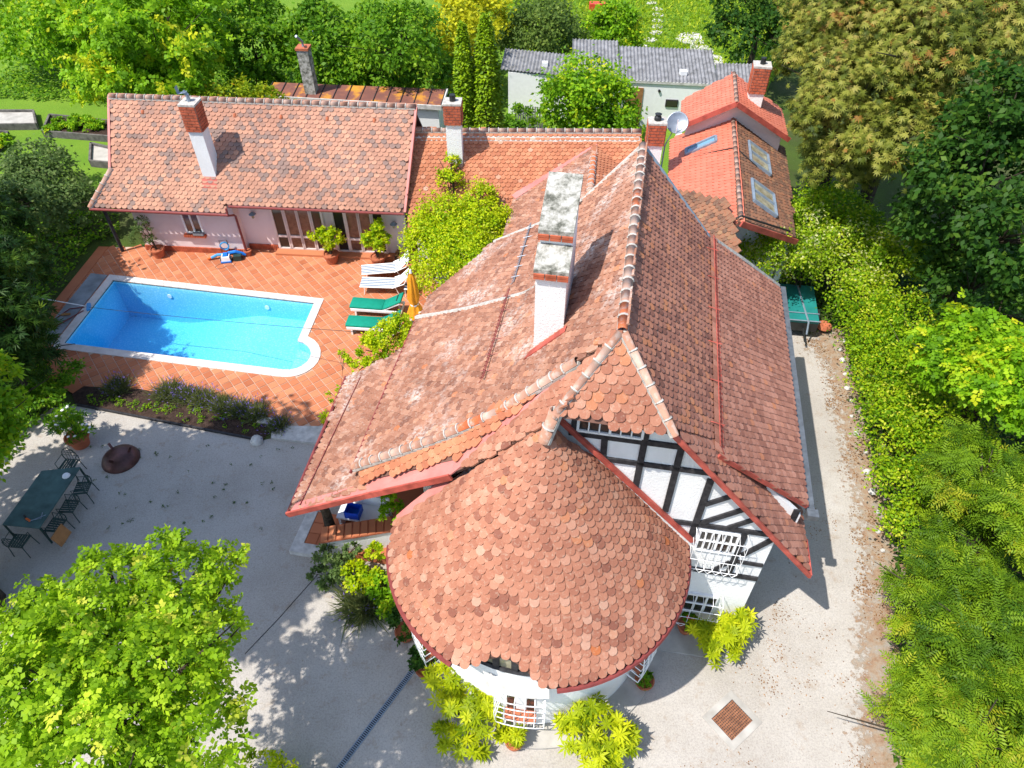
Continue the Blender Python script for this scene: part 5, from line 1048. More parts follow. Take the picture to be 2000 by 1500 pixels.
# --- shrubs and roses left of the turret
tree('rose_bush', 'dark leaved pink rose bush growing at the white porch wall', [(-4.80, 9.95, .62, .38), (-4.45, 9.75, .5, .38), (-4.9, 9.6, .35, .3), (-4.1, 10.0, .95, .2)], 2200, .10, 'leaf_olive', cat='shrub', r0=.03, crown='foliage', stem='stems')
tree('rose_bush', 'bright yellow green rose bush in the middle of the turret border', [(-3.95, 9.5, .5, .4), (-3.6, 9.45, .5, .36), (-3.5, 9.9, 1.0, .22)], 2300, .10, 'leaf_gold', cat='shrub', r0=.03, crown='foliage', stem='stems')
tree('rose_bush', 'green leafy bush tucked under the turret eave', [(-3.2, 9.25, .6, .38), (-3.0, 8.85, .5, .38), (-3.3, 8.8, .35, .3)], 2000, .11, 'leaf_bright', cat='shrub', r0=.03, crown='foliage', stem='stems')
def lavender(label, c, r_, n=1100, h=.42, group='lavender clumps along the terrace edge'):
    t = world_thing('lavender_bush', label, 'shrub', (c[0], c[1], 0), group=group); tv, tf = rhomb(1, .045), [(0, 1, 2, 3)]
    d = unit(rng.normal(0, 1, (n, 3)) * np.array([1, 1, .5]) + np.array([0, 0, .9])); b = np.array([c[0], c[1], .03]) + rng.normal(0, r_ * .33, (n, 3)) * np.array([1, 1, 0])
    s_ = unit(np.cross(d, rng.normal(0, 1, (n, 3)))); L = rng.uniform(.55, 1.1, n) * h * (r_ / .4) ** .4; f_ = np.stack([d, s_, np.cross(d, s_)], 2) * L[:, None, None]
    link('foliage', inst_mesh('foliage', np.array(tv), tf, b, f_, 'leaf_lavender', rng.random(n)), t)
    k_ = rng.random(n) < .10; tips = b[k_] + d[k_] * L[k_][:, None]; f2 = f_[k_] / L[k_][:, None, None] * .09
    link('flower_spikes', inst_mesh('flower_spikes', np.array(rhomb(1, .28)), tf, tips, f2, 'flower_violet', rng.random(k_.sum())), t, {'kind': 'stuff'})
for i, (x, y, r_) in enumerate([(-13.1, 16.75, .5), (-11.35, 16.55, .55), (-10.7, 16.35, .45), (-10.1, 16.2, .45), (-9.4, 15.95, .45), (-8.8, 15.75, .4), (-8.2, 15.6, .45), (-7.35, 15.05, .38)]):
    lavender(['leftmost lavender bush of the terrace edge row', 'second lavender bush from the left along the terrace', 'third lavender bush from the left along the terrace', 'fourth lavender bush from the left along the terrace', 'fourth lavender bush from the right along the terrace', 'third lavender bush from the right along the terrace', 'second lavender bush from the right along the terrace', 'lavender clump beside the pale stone slab'][i], (x, y), r_)
lavender('large lavender bush with violet spikes at the turret border', (-3.75, 8.95), .55, 1500, .7)
# low weeds in the bed
n = 70; f_ = rng.random((n, 2)); px = -14 + 6.3 * f_[:, 0]; py = 16.15 - 1.5 * f_[:, 0] + .85 * f_[:, 1] * (.3 + .7 * f_[:, 0]) ; L = [(x, y, .06, .09) for x, y in zip(px, py)]
tag(link('bed_seedlings', crown_mesh('bed_seedlings', L, 1500, .045, 'leaf_bright', per=25, lowcut=0)), 'small green seedlings scattered over the dark flower bed', 'plants', kind='stuff')
n = 46; px = rng.uniform(-13, -6.5, n); py = rng.uniform(11.2, 14.3, n); L = [(x, y, .02, .05) for x, y in zip(px, py)]
tag(link('gravel_weeds', crown_mesh('gravel_weeds', L, 800, .035, 'leaf_dark', per=30, lowcut=0)), 'tiny green weeds sprouting in the gravel yard', 'weeds', kind='stuff')
# stone and slab
m = MB(); m.lathe([(.0, .26), (.12, .22), (.2, .1), (.19, 0)], (-7.9, 14.45, 0), 9); tag(m.build('boulder', 'pale_stone', None, True), 'single pale rounded stone at the corner of the flower bed', 'stone')
tag(MB().prism([(-7.55, 15.05, .0), (-5.75, 15.02, .0), (-5.85, 14.3, .0), (-7.48, 14.55, .0)], (0, 0, .10)).build('stone_slab', 'pale_stone'), 'long pale stone step slab between terrace and gravel yard', 'slab')
tag(MB().prism([(-8.15, 15.5, .0), (-7.6, 15.4, .0), (-7.55, 15.15, .0), (-8.1, 15.2, .0)], (0, 0, .07)).build('stone_slab', 'pale_stone'), 'small grey stone between lavender and stone step', 'slab')
# --- fire bowl turned over, with three feet
fb_ = local_thing('fire_bowl', 'rusty round fire bowl lying upside down on the gravel', 'fire bowl', (-11.85, 13.75, .0), 0)
MB().lathe([(.0, .34), (.2, .325), (.37, .265), (.49, .16), (.55, .04), (.55, .0), (.52, .0)], n=32).build('bowl', 'rust', fb_, True)
for a in (20, 140, 260): MB().beam((.3 * math.cos(R(a)), .3 * math.sin(R(a)), .27), (.42 * math.cos(R(a)), .42 * math.sin(R(a)), .45), .07, .07).build('foot', 'rust', fb_)
# --- table and chairs in the shade
tb = world_thing('garden_table', 'long dark green metal table with worn top in the shade', 'table', (-13.0, 11.85, 0))
tp = [(-13.45, 12.74, .72), (-12.40, 12.88, .72), (-12.62, 10.80, .72), (-13.66, 10.92, .72)]
MB().prism(tp, (0, 0, .035)).build('table_top', 'table_top', tb)
for x, y, *_ in tp: MB().tube([(x * .98 - .26, y * .97 + .354, .72), (x * .98 - .26, y * .97 + .354, 0)], .03, 6).build('leg', 'green_metal', tb)
tag(MB().lathe([(.0, .05), (.09, .045), (.11, .0)], (-12.66, 12.55, .757), 12).build('ash_tray', 'white_paint'), 'small white dish on the far end of the dark table', 'dish')
sc = world_thing('garden_shears', 'garden shears with orange handle lying on the dark table', 'shears', (-12.95, 11.15, .76)); MB().beam((-13.1, 11.1, .775), (-12.95, 11.02, .775), .05, .03).build('handle', 'orange_plastic', sc); MB().beam((-13.2, 11.2, .775), (-13.1, 11.1, .775), .05, .03).build('handle', 'black_metal', sc); m = MB(); m.tube([(-12.95, 11.02, .77), (-12.62, 11.22, .77)], .012, 4); m.tube([(-12.95, 11.05, .77), (-12.7, 11.1, .77), (-12.75, 11.3, .77)], .01, 4); m.build('blades', 'zinc', sc)
def metal_chair(label, loc, rz):
    t = local_thing('metal_chair', label, 'chair', loc, rz, 'dark metal chairs round the long table')
    m = MB()
    m.tube([(.2, -.22, .45), (.2, .22, .45), (-.2, .2, .45), (-.2, -.2, .45), (.2, -.22, .45)], .014, 5); m.build('seat_rim', 'green_metal', t)
    for i in range(6): MB().beam((-.19, -.17 + i * .068, .45), (.19, -.18 + i * .072, .45), .045, .008).build('seat_slat', 'green_metal', t)
    b_ = MB(); ar = [(-.2 - .08 * (1 - abs(y) / .24) * .5, y, .5 + .42 * math.sqrt(max(0, 1 - (y / .25) ** 2))) for y in np.linspace(-.24, .24, 11)]; b_.tube([(-.2, -.22, .45)] + ar + [(-.2, .22, .45)], .014, 5)
    for y in (-.13, -.04, .04, .13): b_.tube([(-.2, y, .45), (-.25, y, .5 + .42 * math.sqrt(1 - (y / .25) ** 2))], .008, 4)
    for z in (.6, .72, .82): w_ = .24 * math.sqrt(max(0, 1 - ((z - .5) / .44) ** 2)); b_.tube([(-.24, -w_, z), (-.24, w_, z)], .008, 4)
    b_.build('backrest', 'green_metal', t)
    for sx in (-1, 1):
        for sy in (-1, 1): MB().tube([(sx * .19, sy * .2, .45), (sx * .22, sy * .23, 0)], .013, 5).build('leg', 'green_metal', t)
    for sy in (-1, 1): MB().tube([(-.22, sy * .23, .66), (.16, sy * .25, .66), (.18, sy * .22, .45)], .011, 5).build('armrest', 'green_metal', t)
metal_chair('dark metal chair at the far head of the long table', (-13.0, 13.2, .006), R(-95))
metal_chair('dark metal chair on the right side, nearest the fire bowl', (-12.25, 12.35, .006), R(185))
metal_chair('dark metal chair in the middle of the right side of the table', (-12.35, 11.72, .006), R(178))
metal_chair('dark metal chair at the right near corner of the table', (-12.45, 11.1, .006), R(172))
metal_chair('dark metal chair at the near end of the long table', (-13.2, 10.6, .006), R(85))
tag(MB().box(0, (.42, .46, .03), M=Matrix.Translation((-12.12, 10.75, .5)) @ Matrix.Rotation(R(75), 4, 'Y') @ Matrix.Rotation(R(10), 4, 'X')).build('wooden_board', 'wood'), 'square brown board leaning on the chair by the table', 'board')
# --- bench and blue crate under the porch
bn = world_thing('porch_bench', 'white painted bench under the porch roof', 'bench', Wd(.75, -6.2, .31)); MB().prism([Wd(.5, -6.85, .75), Wd(.5, -5.5, .75), Wd(1.05, -5.5, .75), Wd(1.05, -6.85, .75)], (0, 0, .05)).build('seat', 'white_paint', bn); MB().prism([Wd(1.05, -6.85, .31), Wd(1.05, -5.5, .31), Wd(1.05, -5.5, 1.2), Wd(1.05, -6.85, 1.2)], tuple(np.array(Wd(.06, 0, 0)) - np.array(Wd(0, 0, 0)))).build('backrest', 'white_paint', bn)
for b_ in (-6.8, -5.6): MB().prism([Wd(.5, b_, .31), Wd(1.0, b_, .31), Wd(1.0, b_, .75), Wd(.5, b_, .75)], tuple(np.array(Wd(0, .06, 0)) - np.array(Wd(0, 0, 0)))).build('leg', 'white_paint', bn)
bc = world_thing('blue_crate', 'bright blue plastic crate on the white porch bench', 'crate', Wd(.7, -6.4, .8)); m = MB()
for (a, b, da, db) in ((.52, -6.6, .34, .02), (.52, -6.22, .34, .02), (.52, -6.6, .02, .40), (.84, -6.6, .02, .40)): m.prism([Wd(a, b, .80), Wd(a + da, b, .80), Wd(a + da, b + db, .80), Wd(a, b + db, .80)], (0, 0, .26))
m.build('sides', 'deep_blue_plastic', bc); MB().prism([Wd(.53, -6.59, .80), Wd(.85, -6.59, .80), Wd(.85, -6.21, .80), Wd(.53, -6.21, .80)], (0, 0, .02)).build('bottom', 'blue_plastic', bc)
# --- manhole grate
mg = world_thing('drain_grate', 'square rusty drain grate set in concrete on the pale drive', 'grate', (5.0, 6.17, 0)); gx = np.array([.36, -.47]) / .592; gy = np.array([.47, .36]) / .592; GP = lambda u, v, z: (5.02 + gx[0] * u + gy[0] * v, 6.15 + gx[1] * u + gy[1] * v, z)
for u0, v0, u1, v1 in ((-.46, -.5, .46, -.36), (-.46, .36, .46, .5), (-.46, -.36, -.30, .36), (.30, -.36, .46, .36)): MB().prism([GP(u0, v0, .0), GP(u1, v0, 0), GP(u1, v1, 0), GP(u0, v1, 0)], (0, 0, .03)).build('frame', 'concrete', mg)
MB().prism([GP(-.3, -.36, .007), GP(.3, -.36, .007), GP(.3, .36, .007), GP(-.3, .36, .007)], (0, 0, .004)).build('pit', 'timber', mg)
for i in range(11): u = -.28 + i * .056; MB().prism([GP(u, -.35, .012), GP(u + .03, -.35, .012), GP(u + .03, .35, .012), GP(u, .35, .012)], (0, 0, .012)).build('bar', 'rust_grate', mg)
for i in range(14): v = -.34 + i * .05; MB().prism([GP(-.29, v, .014), GP(.29, v, .014), GP(.29, v + .018, .014), GP(-.29, v + .018, .014)], (0, 0, .012)).build('crossbar', 'rust_grate', mg)
# --- linear drain
ld = world_thing('drain_channel', 'narrow blue grey slotted drain channel across the gravel', 'drain', (-3.1, 6.2, 0)); a_ = Vector((-2.38, 7.28, .012)); b_ = Vector((-3.95, 4.85, .012)); dv = (b_ - a_).normalized(); sv = Vector((-dv.y, dv.x, 0))
MB().beam(a_, b_, .13, .012).build('channel', 'timber', ld)
for s_ in (-1, 1): MB().beam(a_ + sv * .06 * s_ + Vector((0, 0, .008)), b_ + sv * .06 * s_ + Vector((0, 0, .008)), .016, .018).build('rail', 'zinc', ld)
nb = 64
bar_me = MB().box((0, 0, 0), (.11, .018, .014)).mesh('grate_bar', 'zinc')
for i in range(nb): o = bpy.data.objects.new('grate_bar', bar_me); COL.objects.link(o); o.parent = ld; o.matrix_parent_inverse = ld.matrix_world.inverted(); o.location = a_.lerp(b_, (i + .5) / nb) + Vector((0, 0, .012)); o.rotation_euler = (0, 0, math.atan2(sv.y, sv.x))
tag(MB().tube([(-5.15, 9.85, .012), (-5.9, 8.6, .012), (-6.5, 7.7, .012)], .010, 4).build('ground_cable', 'black_metal'), 'thin dark cable lying on the shaded gravel', 'cable')
# --- covered trailer
tl = world_thing('covered_trailer', 'small trailer with teal tarpaulin parked beside the ivy hedge', 'trailer', (10.2, 20.0, 0))
tcn = [(9.35, 19.45), (10.75, 19.25), (11.15, 21.3), (9.75, 21.5)]
MB().prism([(x, y, .35) for x, y in tcn], (0, 0, .35)).build('box_body', 'black_metal', tl); MB().prism([(x, y, .71) for x, y in tcn], (0, 0, .10)).build('tarpaulin', 'teal_tarp', tl)
m = MB(); m.tube([(9.32, 19.42, .84), (10.78, 19.22, .84)], .022, 5); m.tube([(9.38, 19.85, .84), (10.86, 19.65, .84)], .018, 5); m.tube([(10.55, 21.3, .84), (10.35, 19.2, .84), (10.3, 18.95, .5)], .03, 5); m.build('bars', 'zinc', tl)
MB().tube([(10.3, 19.3, .45), (10.2, 18.7, .4)], .04, 6).build('drawbar', 'black_metal', tl)
for x, y in ((9.5, 20.4), (11.05, 20.2)):
    M = Matrix.Translation((x, y, .28)) @ Matrix.Rotation(R(-8), 4, 'Z') @ Matrix.Rotation(R(90), 4, 'Y'); m = MB(); m.lathe([(.12, -.08), (.27, -.08), (.28, 0), (.27, .08), (.12, .08)], n=16); m.v = [tuple(M @ Vector(v)) for v in m.v]; m.build('wheel', 'black_metal', tl)
tag(MB().lathe([(.0, .12), (.1, .2), (.24, .22), (.28, .14), (.15, .02)], (11.25, 19.75, .05), 12).build('clay_bowl', 'terracotta_pot'), 'brown clay bowl on the ground beside the trailer', 'bowl')
# white edging stones along the hedge foot
ep = [(11.78, 19.3), (11.5, 18.4), (11.2, 17.0), (11.0, 15.8), (10.75, 14.3), (10.5, 12.8), (10.25, 11.4), (10.0, 10.2)]; k_ = 0
for (x0, y0), (x1, y1) in zip(ep[:-1], ep[1:]):
    for f_ in (.2, .7):
        x, y = x0 + (x1 - x0) * f_ + random.uniform(-.1, .1), y0 + (y1 - y0) * f_; r_ = random.uniform(.06, .13); M = Matrix.Translation((x, y, .05)) @ Matrix.Diagonal((1, random.uniform(.7, 1.3), .7, 1)); m = MB(); m.lathe([(0, r_), (r_ * .7, r_ * .75), (r_, .0), (r_ * .8, -.05)], n=7); m.v = [tuple(M @ Vector(v)) for v in m.v]
        tag(m.build('edging_stone', 'pale_stone'), 'whitish edging stone along the foot of the ivy hedge', 'stone', 'edging stones of the ivy hedge'); k_ += 1
# --- raised beds far left
def raised(label, cs, h=.35, planted=0):
    c = np.mean(cs, 0); t = world_thing('raised_bed', label, 'garden bed', (c[0], c[1], 0), group='raised beds in the vegetable garden')
    for i in range(4): a, b = cs[i], cs[(i + 1) % 4]; MB().beam((*a, h / 2), (*b, h / 2), .10, h).build('plank', 'aged_wood', t)
    MB().prism([(*p, .02) for p in cs], (0, 0, h * .6)).build('soil', 'bed_soil' if planted == 1 else 'concrete', t)
    if planted: L = [(c[0] + rng.uniform(-1, 1) * 1.5, c[1] + rng.uniform(-1, 1) * .5, h * .9, .35) for _ in range(14)]; link('vegetables', crown_mesh('vegetables', L, 3500, .13, 'leaf_bright', lowcut=0), t, {'kind': 'stuff'})
raised('empty timber raised bed at the left picture edge', [(-28.5, 37.3), (-25.5, 37.3), (-24.6, 35.7), (-28, 35.6)])
raised('timber raised bed full of green leaves left of the pool house', [(-24.4, 36.8), (-20.6, 36.0), (-20.2, 34.3), (-23.9, 34.9)], planted=1)
raised('small dark raised bed below the empty one at the picture edge', [(-27.5, 35.0), (-25.6, 34.8), (-25.3, 32.6), (-27.5, 32.6)], planted=1)
raised('narrow timber bed frame close to the pool house corner', [(-20.9, 33.6), (-19.4, 33.0), (-18.7, 31.5), (-20.2, 31.8)])
tag(MB().box((6.2, 54.0, .25), (1.6, .6, .5)).build('red_bench', 'red_paint'), 'small red garden bench far back on the lawn', 'bench')
bh = world_thing('beehive', 'brown wooden beehive in the shade of the back trees', 'beehive', (-12.0, 46, 0)); MB().box((-12, 46, .6), (.7, .6, 1.0)).build('body', 'wood', bh); MB().box((-12, 46, 1.2), (.8, .7, .16)).build('lid', 'grey_metal', bh)

# ================================================================ TREES AND SHRUBS
BT = 'trees behind the pool house'
tree('leafy_tree', 'bright green tree at the far left behind the vegetable beds', [(-23.8, 41.0, 3.2, 2.4), (-28.0, 44.0, 3, 2.2), (-23.4, 41.0, 2.0, 1.7), (-26.5, 42, 2.4, 2)], 13000, .26, 'leaf_bright', group=BT)
tree('walnut_tree', 'large yellow green tree with drooping twigs above the pool house', [(-15.81, 33.22, 5.0, 2.7), (-18.38, 34.89, 3.7, 2.42), (-15.0, 34.89, 3.8, 2.18), (-16.26, 36.56, 5.2, 2.3), (-19.5, 37.5, 4.5, 2.2)], 7000, .44, 'leaf_bright', 'spray', group=BT, droop=.6)
tree('leafy_tree', 'dark green narrow tree right of the drooping tree', [(-12.73, 36.9, 3.2, 1.78), (-14.06, 40.53, 4, 1.89), (-13.27, 37.34, 1.6, 1.3)], 9000, .24, 'leaf_mid', group=BT)
t = tree('flowering_hedge', 'rounded hedge with orange flowers directly behind the pool house ridge', [(-13.0, 31.2, 3.3, .85), (-12.0, 31.0, 3.6, .95), (-10.9, 31.0, 3.45, .85), (-9.9, 30.9, 3.1, .7), (-12.5, 31.2, 1.8, 1.1), (-11, 31, 1.8, 1.1)], 8500, .15, 'leaf_hedge_orange', cat='hedge')
tree('leafy_tree', 'mid green tree directly behind the shed chimney', [(-8.86, 36.51, 3.2, 1.9), (-9.84, 38.27, 4, 1.7), (-8.37, 37.0, 2.0, 1.4)], 9500, .24, 'leaf_mid', group=BT)
tree('leafy_tree', 'dark round topped tree left of the thuja columns', [(-5.11, 34.6, 4.7, 2.0), (-6.27, 35.62, 2.8, 1.75), (-4.32, 36.26, 2.8, 1.6), (-6.5, 37.5, 4.2, 1.7)], 11000, .22, 'leaf_mid', group=BT)
tree('leafy_tree', 'yellow leaved tree behind the thuja columns', [(-2.76, 39.0, 3.6, 1.84), (-3.83, 39.63, 2.2, 1.4), (-1.6, 41.33, 3.6, 1.5), (-2.6, 39.4, 1.4, 1.5)], 8500, .22, 'leaf_yellow', group=BT)
tree('leafy_tree', 'grey green apple tree behind the corrugated roof', [(1.7, 42.0, 2.7, 2.0), (.6, 42.4, 2.0, 1.5), (2.9, 42.8, 1.8, 1.5)], 9500, .20, 'leaf_greygreen', group='trees on the back lawn')
tree('leafy_tree', 'bright green young tree on the back lawn beside the path', [(6.0, 44.34, 2.3, 1.43), (6.46, 43.95, 1.3, 1.1), (5.2, 45.5, 1.8, 1.0)], 5500, .22, 'leaf_bright', group='trees on the back lawn')
tree('leafy_tree', 'bushy light green tree in front of the corrugated shed', [(3.4, 34.1, 2.8, 1.8), (4.43, 33.75, 2.0, 1.6), (2.53, 34.6, 1.8, 1.39), (3.83, 33.6, 1.1, 1.4), (4.9, 32.6, 1.0, 1.2)], 12500, .20, 'leaf_bright')
tree('leafy_tree', 'dark tree over the right end of the corrugated roof', [(12.2, 39.5, 3.4, 1.7), (12.6, 41.5, 4.4, 1.9), (13.6, 39.0, 3.2, 1.8), (14.6, 42, 5, 2.4), (13.4, 45, 5.2, 2.2)], 10500, .24, 'leaf_dark', group='trees on the back lawn')
tree('shrub', 'small green shrub right of the thuja columns', [(.2, 33.0, 1.7, .9), (.1, 32.3, .9, .9), (.9, 31.6, .7, .7)], 3000, .16, 'leaf_mid', cat='shrub', crown='foliage', stem='stems')
tree('shrub', 'low light green shrub behind the rusty shed roof', [(-5.7, 36.0, 1.6, 1.0), (-4.4, 35.2, 1.3, .8)], 2600, .18, 'leaf_bright', cat='shrub', crown='foliage', stem='stems')
for lab, x, h, r_ in (('shorter slimmer left thuja column', -1.95, 7.2, .5), ('taller wider right thuja column', -1.03, 7.5, .68)):
    t = world_thing('thuja_column', lab, 'tree', (x, 29.6, 0), group='thuja columns'); n = 9000 if r_ > .6 else 7000
    z = rng.random(n) ** .85 * h; pr_ = r_ * np.clip((1 - (z / h) ** 2.6), .02, 1) ** .6 * np.where(z < .6, .8, 1); K = 240; a = rng.uniform(0, 6.28, n); bump_ = 1 + .12 * np.sin(a * 5 + z * 3.1) * np.cos(z * 4.3 + a * 2); rad = pr_ * bump_ * rng.uniform(.8, 1.03, n)
    P_ = np.stack([x + rad * np.cos(a), 29.6 + rad * np.sin(a), z], 1); O_ = np.stack([np.cos(a), np.sin(a), 0 * a + .3], 1); tv, tf = tmpl('leaf')
    link('crown', inst_mesh('crown', tv, tf, P_, frames(O_, rng.uniform(.10, .2, n), .9, .5, -.6), 'leaf_thuja', np.clip(rng.normal(.5, .2, n) + .3 * (bump_ - 1) / .12 * .5, 0, 1)), t); MB().tube([(x, 29.6, 0), (x, 29.6, h * .95)], [r_ * .55, .02], 8).build('trunk', 'bark', t)
# right: chestnuts, maples
CH = 'horse chestnut trees'
tree('chestnut_tree', 'big yellow brown horse chestnut overhanging the annex', [(11.4, 23.2, 6.8, 2.0), (11.8, 27.19, 6.5, 1.9), (12.6, 24.6, 7.5, 2.2), (11.4, 22.9, 5.2, 1.4), (12.2, 21.5, 6.3, 1.7), (11.6, 25.75, 5, 1.2), (12.2, 26.2, 8, 1.8)], 15500, .20, 'leaf_chestnut', 'palm', group=CH, base=(12, 26), up=.9, droop=.7, clump=.12, per=34)
tree('chestnut_tree', 'second horse chestnut in the top right corner', [(13.81, 23.66, 8.3, 2.27), (13.44, 26.5, 8.3, 2.1), (15.41, 24.46, 8.8, 2.0), (13, 30, 8, 2.4), (16, 28, 8, 2.6)], 12500, .21, 'leaf_chestnut', 'palm', group=CH, base=(15, 27), up=.9, droop=.7, clump=.12, per=34)
MP = 'dark maples at the right'
tree('maple_tree', 'dark green maple below the chestnut at the right edge', [(13.28, 18.57, 6.8, 1.73), (13.9, 19.5, 8.0, 1.56), (13.3, 18.9, 5.3, 1.5), (13.4, 16.23, 6.3, 1.35), (14.8, 20.6, 7, 1.8)], 12500, .21, 'leaf_dark', group=MP, base=(15, 19.5))
tree('maple_tree', 'deep shaded maple beside the ivy bank', [(14.2, 17.8, 3.6, 1.39), (13.9, 15.4, 4.2, 1.2), (15.3, 19.4, 3.4, 1.7), (14.6, 21.2, 3.6, 1.3)], 7500, .2, 'leaf_dark', group=MP, base=(15.2, 17.8))
tree('ivy_shrub', 'round bright green ivy mound right of the annex', [(11.9, 23.6, 2.4, 1.45), (11.2, 23.6, 1.8, 1.1), (13.0, 23.0, 2.0, 1.1)], 9500, .13, 'leaf_ivy', cat='shrub', crown='foliage', stem='stems')
tree('flowering_shrub', 'white blossomed shrub under the dark maples', [(13.9, 21.4, 2.2, 1.01), (13.2, 21.5, 1.8, .84)], 5500, .13, 'leaf_blossom', cat='shrub', crown='foliage', stem='stems')
tree('ivy_hedge', 'flowering ivy hedge wrapped round the end of the drive', [(8.2, 20.3, 2.7, .8), (8.9, 20.6, 2.9, .85), (9.6, 20.9, 2.8, .8), (9.9, 21.1, 2.3, .95), (10.8, 21.4, 2.1, .95), (11.7, 20.8, 1.9, 1.0), (12.3, 19.9, 1.6, .95), (9.5, 21.8, 1.4, .9), (10.6, 22.2, 1.5, 1), (10.8, 22.8, 2.4, 1.1), (12, 22.3, 2.2, 1.1), (8.4, 19.7, 1.9, .6)], 21000, .11, 'leaf_blossom', cat='hedge', crown='foliage', stem='stems', clump=.2, r0=.05)
tree('ivy_hedge', 'yellow green ivy hedge along the right side of the drive', [(12.1, 19.2, 1.4, 1.05), (12.1, 18.2, 1.5, 1.0), (11.95, 17.06, 1.4, 1.0), (11.7, 16, 1.35, .95), (11.5, 15, 1.35, .95), (11.3, 13.9, 1.3, .95), (11.15, 12.8, 1.3, .9), (10.9, 11.8, 1.2, .9), (10.7, 10.8, 1.1, .85), (12.9, 17.6, 1.9, 1.2), (12.6, 15.6, 1.9, 1.2), (12.2, 13.6, 1.9, 1.2), (11.9, 11.8, 1.9, 1.1)], 36000, .10, 'leaf_ivy', cat='hedge', crown='foliage', stem='stems', clump=.2)
AS = 'ash saplings along the right edge'
tree('ash_tree', 'feathery ash behind the ivy hedge, farthest from the camera', [(12.3, 14.2, 4.0, 1.2), (12.6, 12.6, 4.4, 1.2), (13.4, 13.6, 3.6, 1.3)], 4200, .30, 'leaf_bright', 'spray', group=AS, up=.9)
tree('ash_tree', 'feathery ash at the right edge, second from the back', [(10.9, 10.3, 3.7, 1.05), (11.2, 8.6, 4.2, 1.1), (11.8, 9.8, 3.2, 1.2), (10.6, 9.1, 2.6, .9)], 4600, .30, 'leaf_ash', 'pinnate', group=AS, up=.9)
tree('ash_tree', 'feathery ash leaning over the drive at the right', [(9.3, 7.5, 3.3, .95), (9.4, 6.3, 3.8, 1.0), (10.2, 7.2, 2.8, 1.1), (9.6, 8.3, 2.2, .8), (9.0, 6.9, 2.2, .7)], 4800, .29, 'leaf_ash', 'pinnate', group=AS, up=.9)
tree('ash_tree', 'feathery ash in the bottom right corner', [(8.5, 5.5, 3.0, .9), (8.4, 4.6, 3.6, .95), (8.2, 5.2, 1.8, .75), (8.0, 4.1, 3.0, .8), (9.3, 5.3, 2.6, 1.0)], 4400, .28, 'leaf_ash', 'pinnate', group=AS, up=.9)
# left side
LT = 'trees along the left boundary'
tree('olive_bush', 'large grey green bush left of the pool house', [(-19.41, 27.0, 1.8, 1.5), (-19.14, 24.9, 2.0, 1.4), (-17.9, 25.9, 1.4, 1.1), (-21.0, 29.2, 1.5, 1.2), (-20.8, 26.6, 1.8, 1.5)], 11000, .17, 'leaf_olive', cat='shrub', crown='foliage', stem='stems')
tree('conifer_tree', 'dark conifer left of the pool beside the slate lid', [(-17.3, 19.6, 3.0, 1.15), (-17.6, 20.6, 2.0, 1.2), (-18.2, 21.6, 3.2, 1.2), (-18.6, 19.0, 3.8, 1.4), (-17.1, 18.6, 1.3, 1.0)], 11500, .26, 'leaf_conifer', 'needle', group=LT)
tree('conifer_tree', 'dark conifer in front of the near left pool corner', [(-15.3, 16.2, 3.1, 1.1), (-15.2, 16.4, 1.8, 1.0), (-16.4, 17.4, 3.8, 1.3), (-16.3, 15.6, 3.9, 1.2), (-16.2, 17.6, 2.0, 1.2)], 11000, .26, 'leaf_conifer', 'needle', group=LT)
tree('shrub', 'dark green bush at the left end of the flower bed', [(-14.6, 16.5, .8, .7), (-14.6, 15.3, .9, .7), (-14.9, 15.9, .6, .6)], 3800, .12, 'leaf_mid', cat='shrub', crown='foliage', stem='stems')
tree('leafy_tree', 'small bright green tree over the dark garden table', [(-12.5, 11.2, 4.5, .95), (-12.5, 10.1, 4.3, .9), (-12.9, 12.4, 4.4, .9), (-13.2, 11.0, 3.6, 1.1)], 6500, .16, 'leaf_bright', group=LT, base=(-14.8, 11.0))
for lab, x, y, z, r_ in (('tall shade tree beyond the left picture edge near the table', -15.5, 9.6, 8.0, 2.4), ('very tall shade tree beyond the left picture edge', -14.2, 9.2, 12.0, 2.5), ('second very tall shade tree beyond the left picture edge', -13.4, 8.9, 12.4, 2.2), ('third very tall shade tree beyond the left picture edge', -12.6, 6.9, 12.2, 1.7), ('tall shade tree beyond the left picture edge by the pool', -20.5, 15.2, 7.5, 2.6), ('tall shade tree beyond the left picture edge by the conifers', -21.5, 20.5, 6.5, 2.4)):
    tree('shade_tree', lab, [(x, y, z, r_), (x + .8, y + 1.2, z - 1.2, r_ * .8), (x - .6, y - 1.0, z - .8, r_ * .8), (x + .6, y - .9, z - 1.8, r_ * .75), (x - .9, y + .9, z - 2, r_ * .8)], 12000, .30, 'leaf_mid', group='shade trees along the left boundary')
# foreground tree
tree('linden_tree', 'large pale green leafy tree in the bottom left foreground', [(-6.62, 5.38, 5.8, 1.08), (-5.88, 6.0, 5.8, .86), (-6.88, 4.43, 6.2, 1.07), (-5.35, 4.35, 6.2, 1.0), (-5.06, 5.31, 5.5, .68), (-5.97, 3.7, 6.1, 1.09), (-4.85, 3.81, 5.8, .75), (-8.1, 5.6, 5.5, .7), (-6.28, 7.0, 5.6, .42), (-7.19, 6.7, 5.6, .46), (-5.34, 6.8, 5.4, .45), (-8.0, 6.1, 5.4, .45), (-7.5, 4.6, 5.4, 1.0)], 5600, .21, 'leaf_front', 'spray', base=(-6.4, 4.4), clump=.13, per=9, shell=(.45, 1.15))
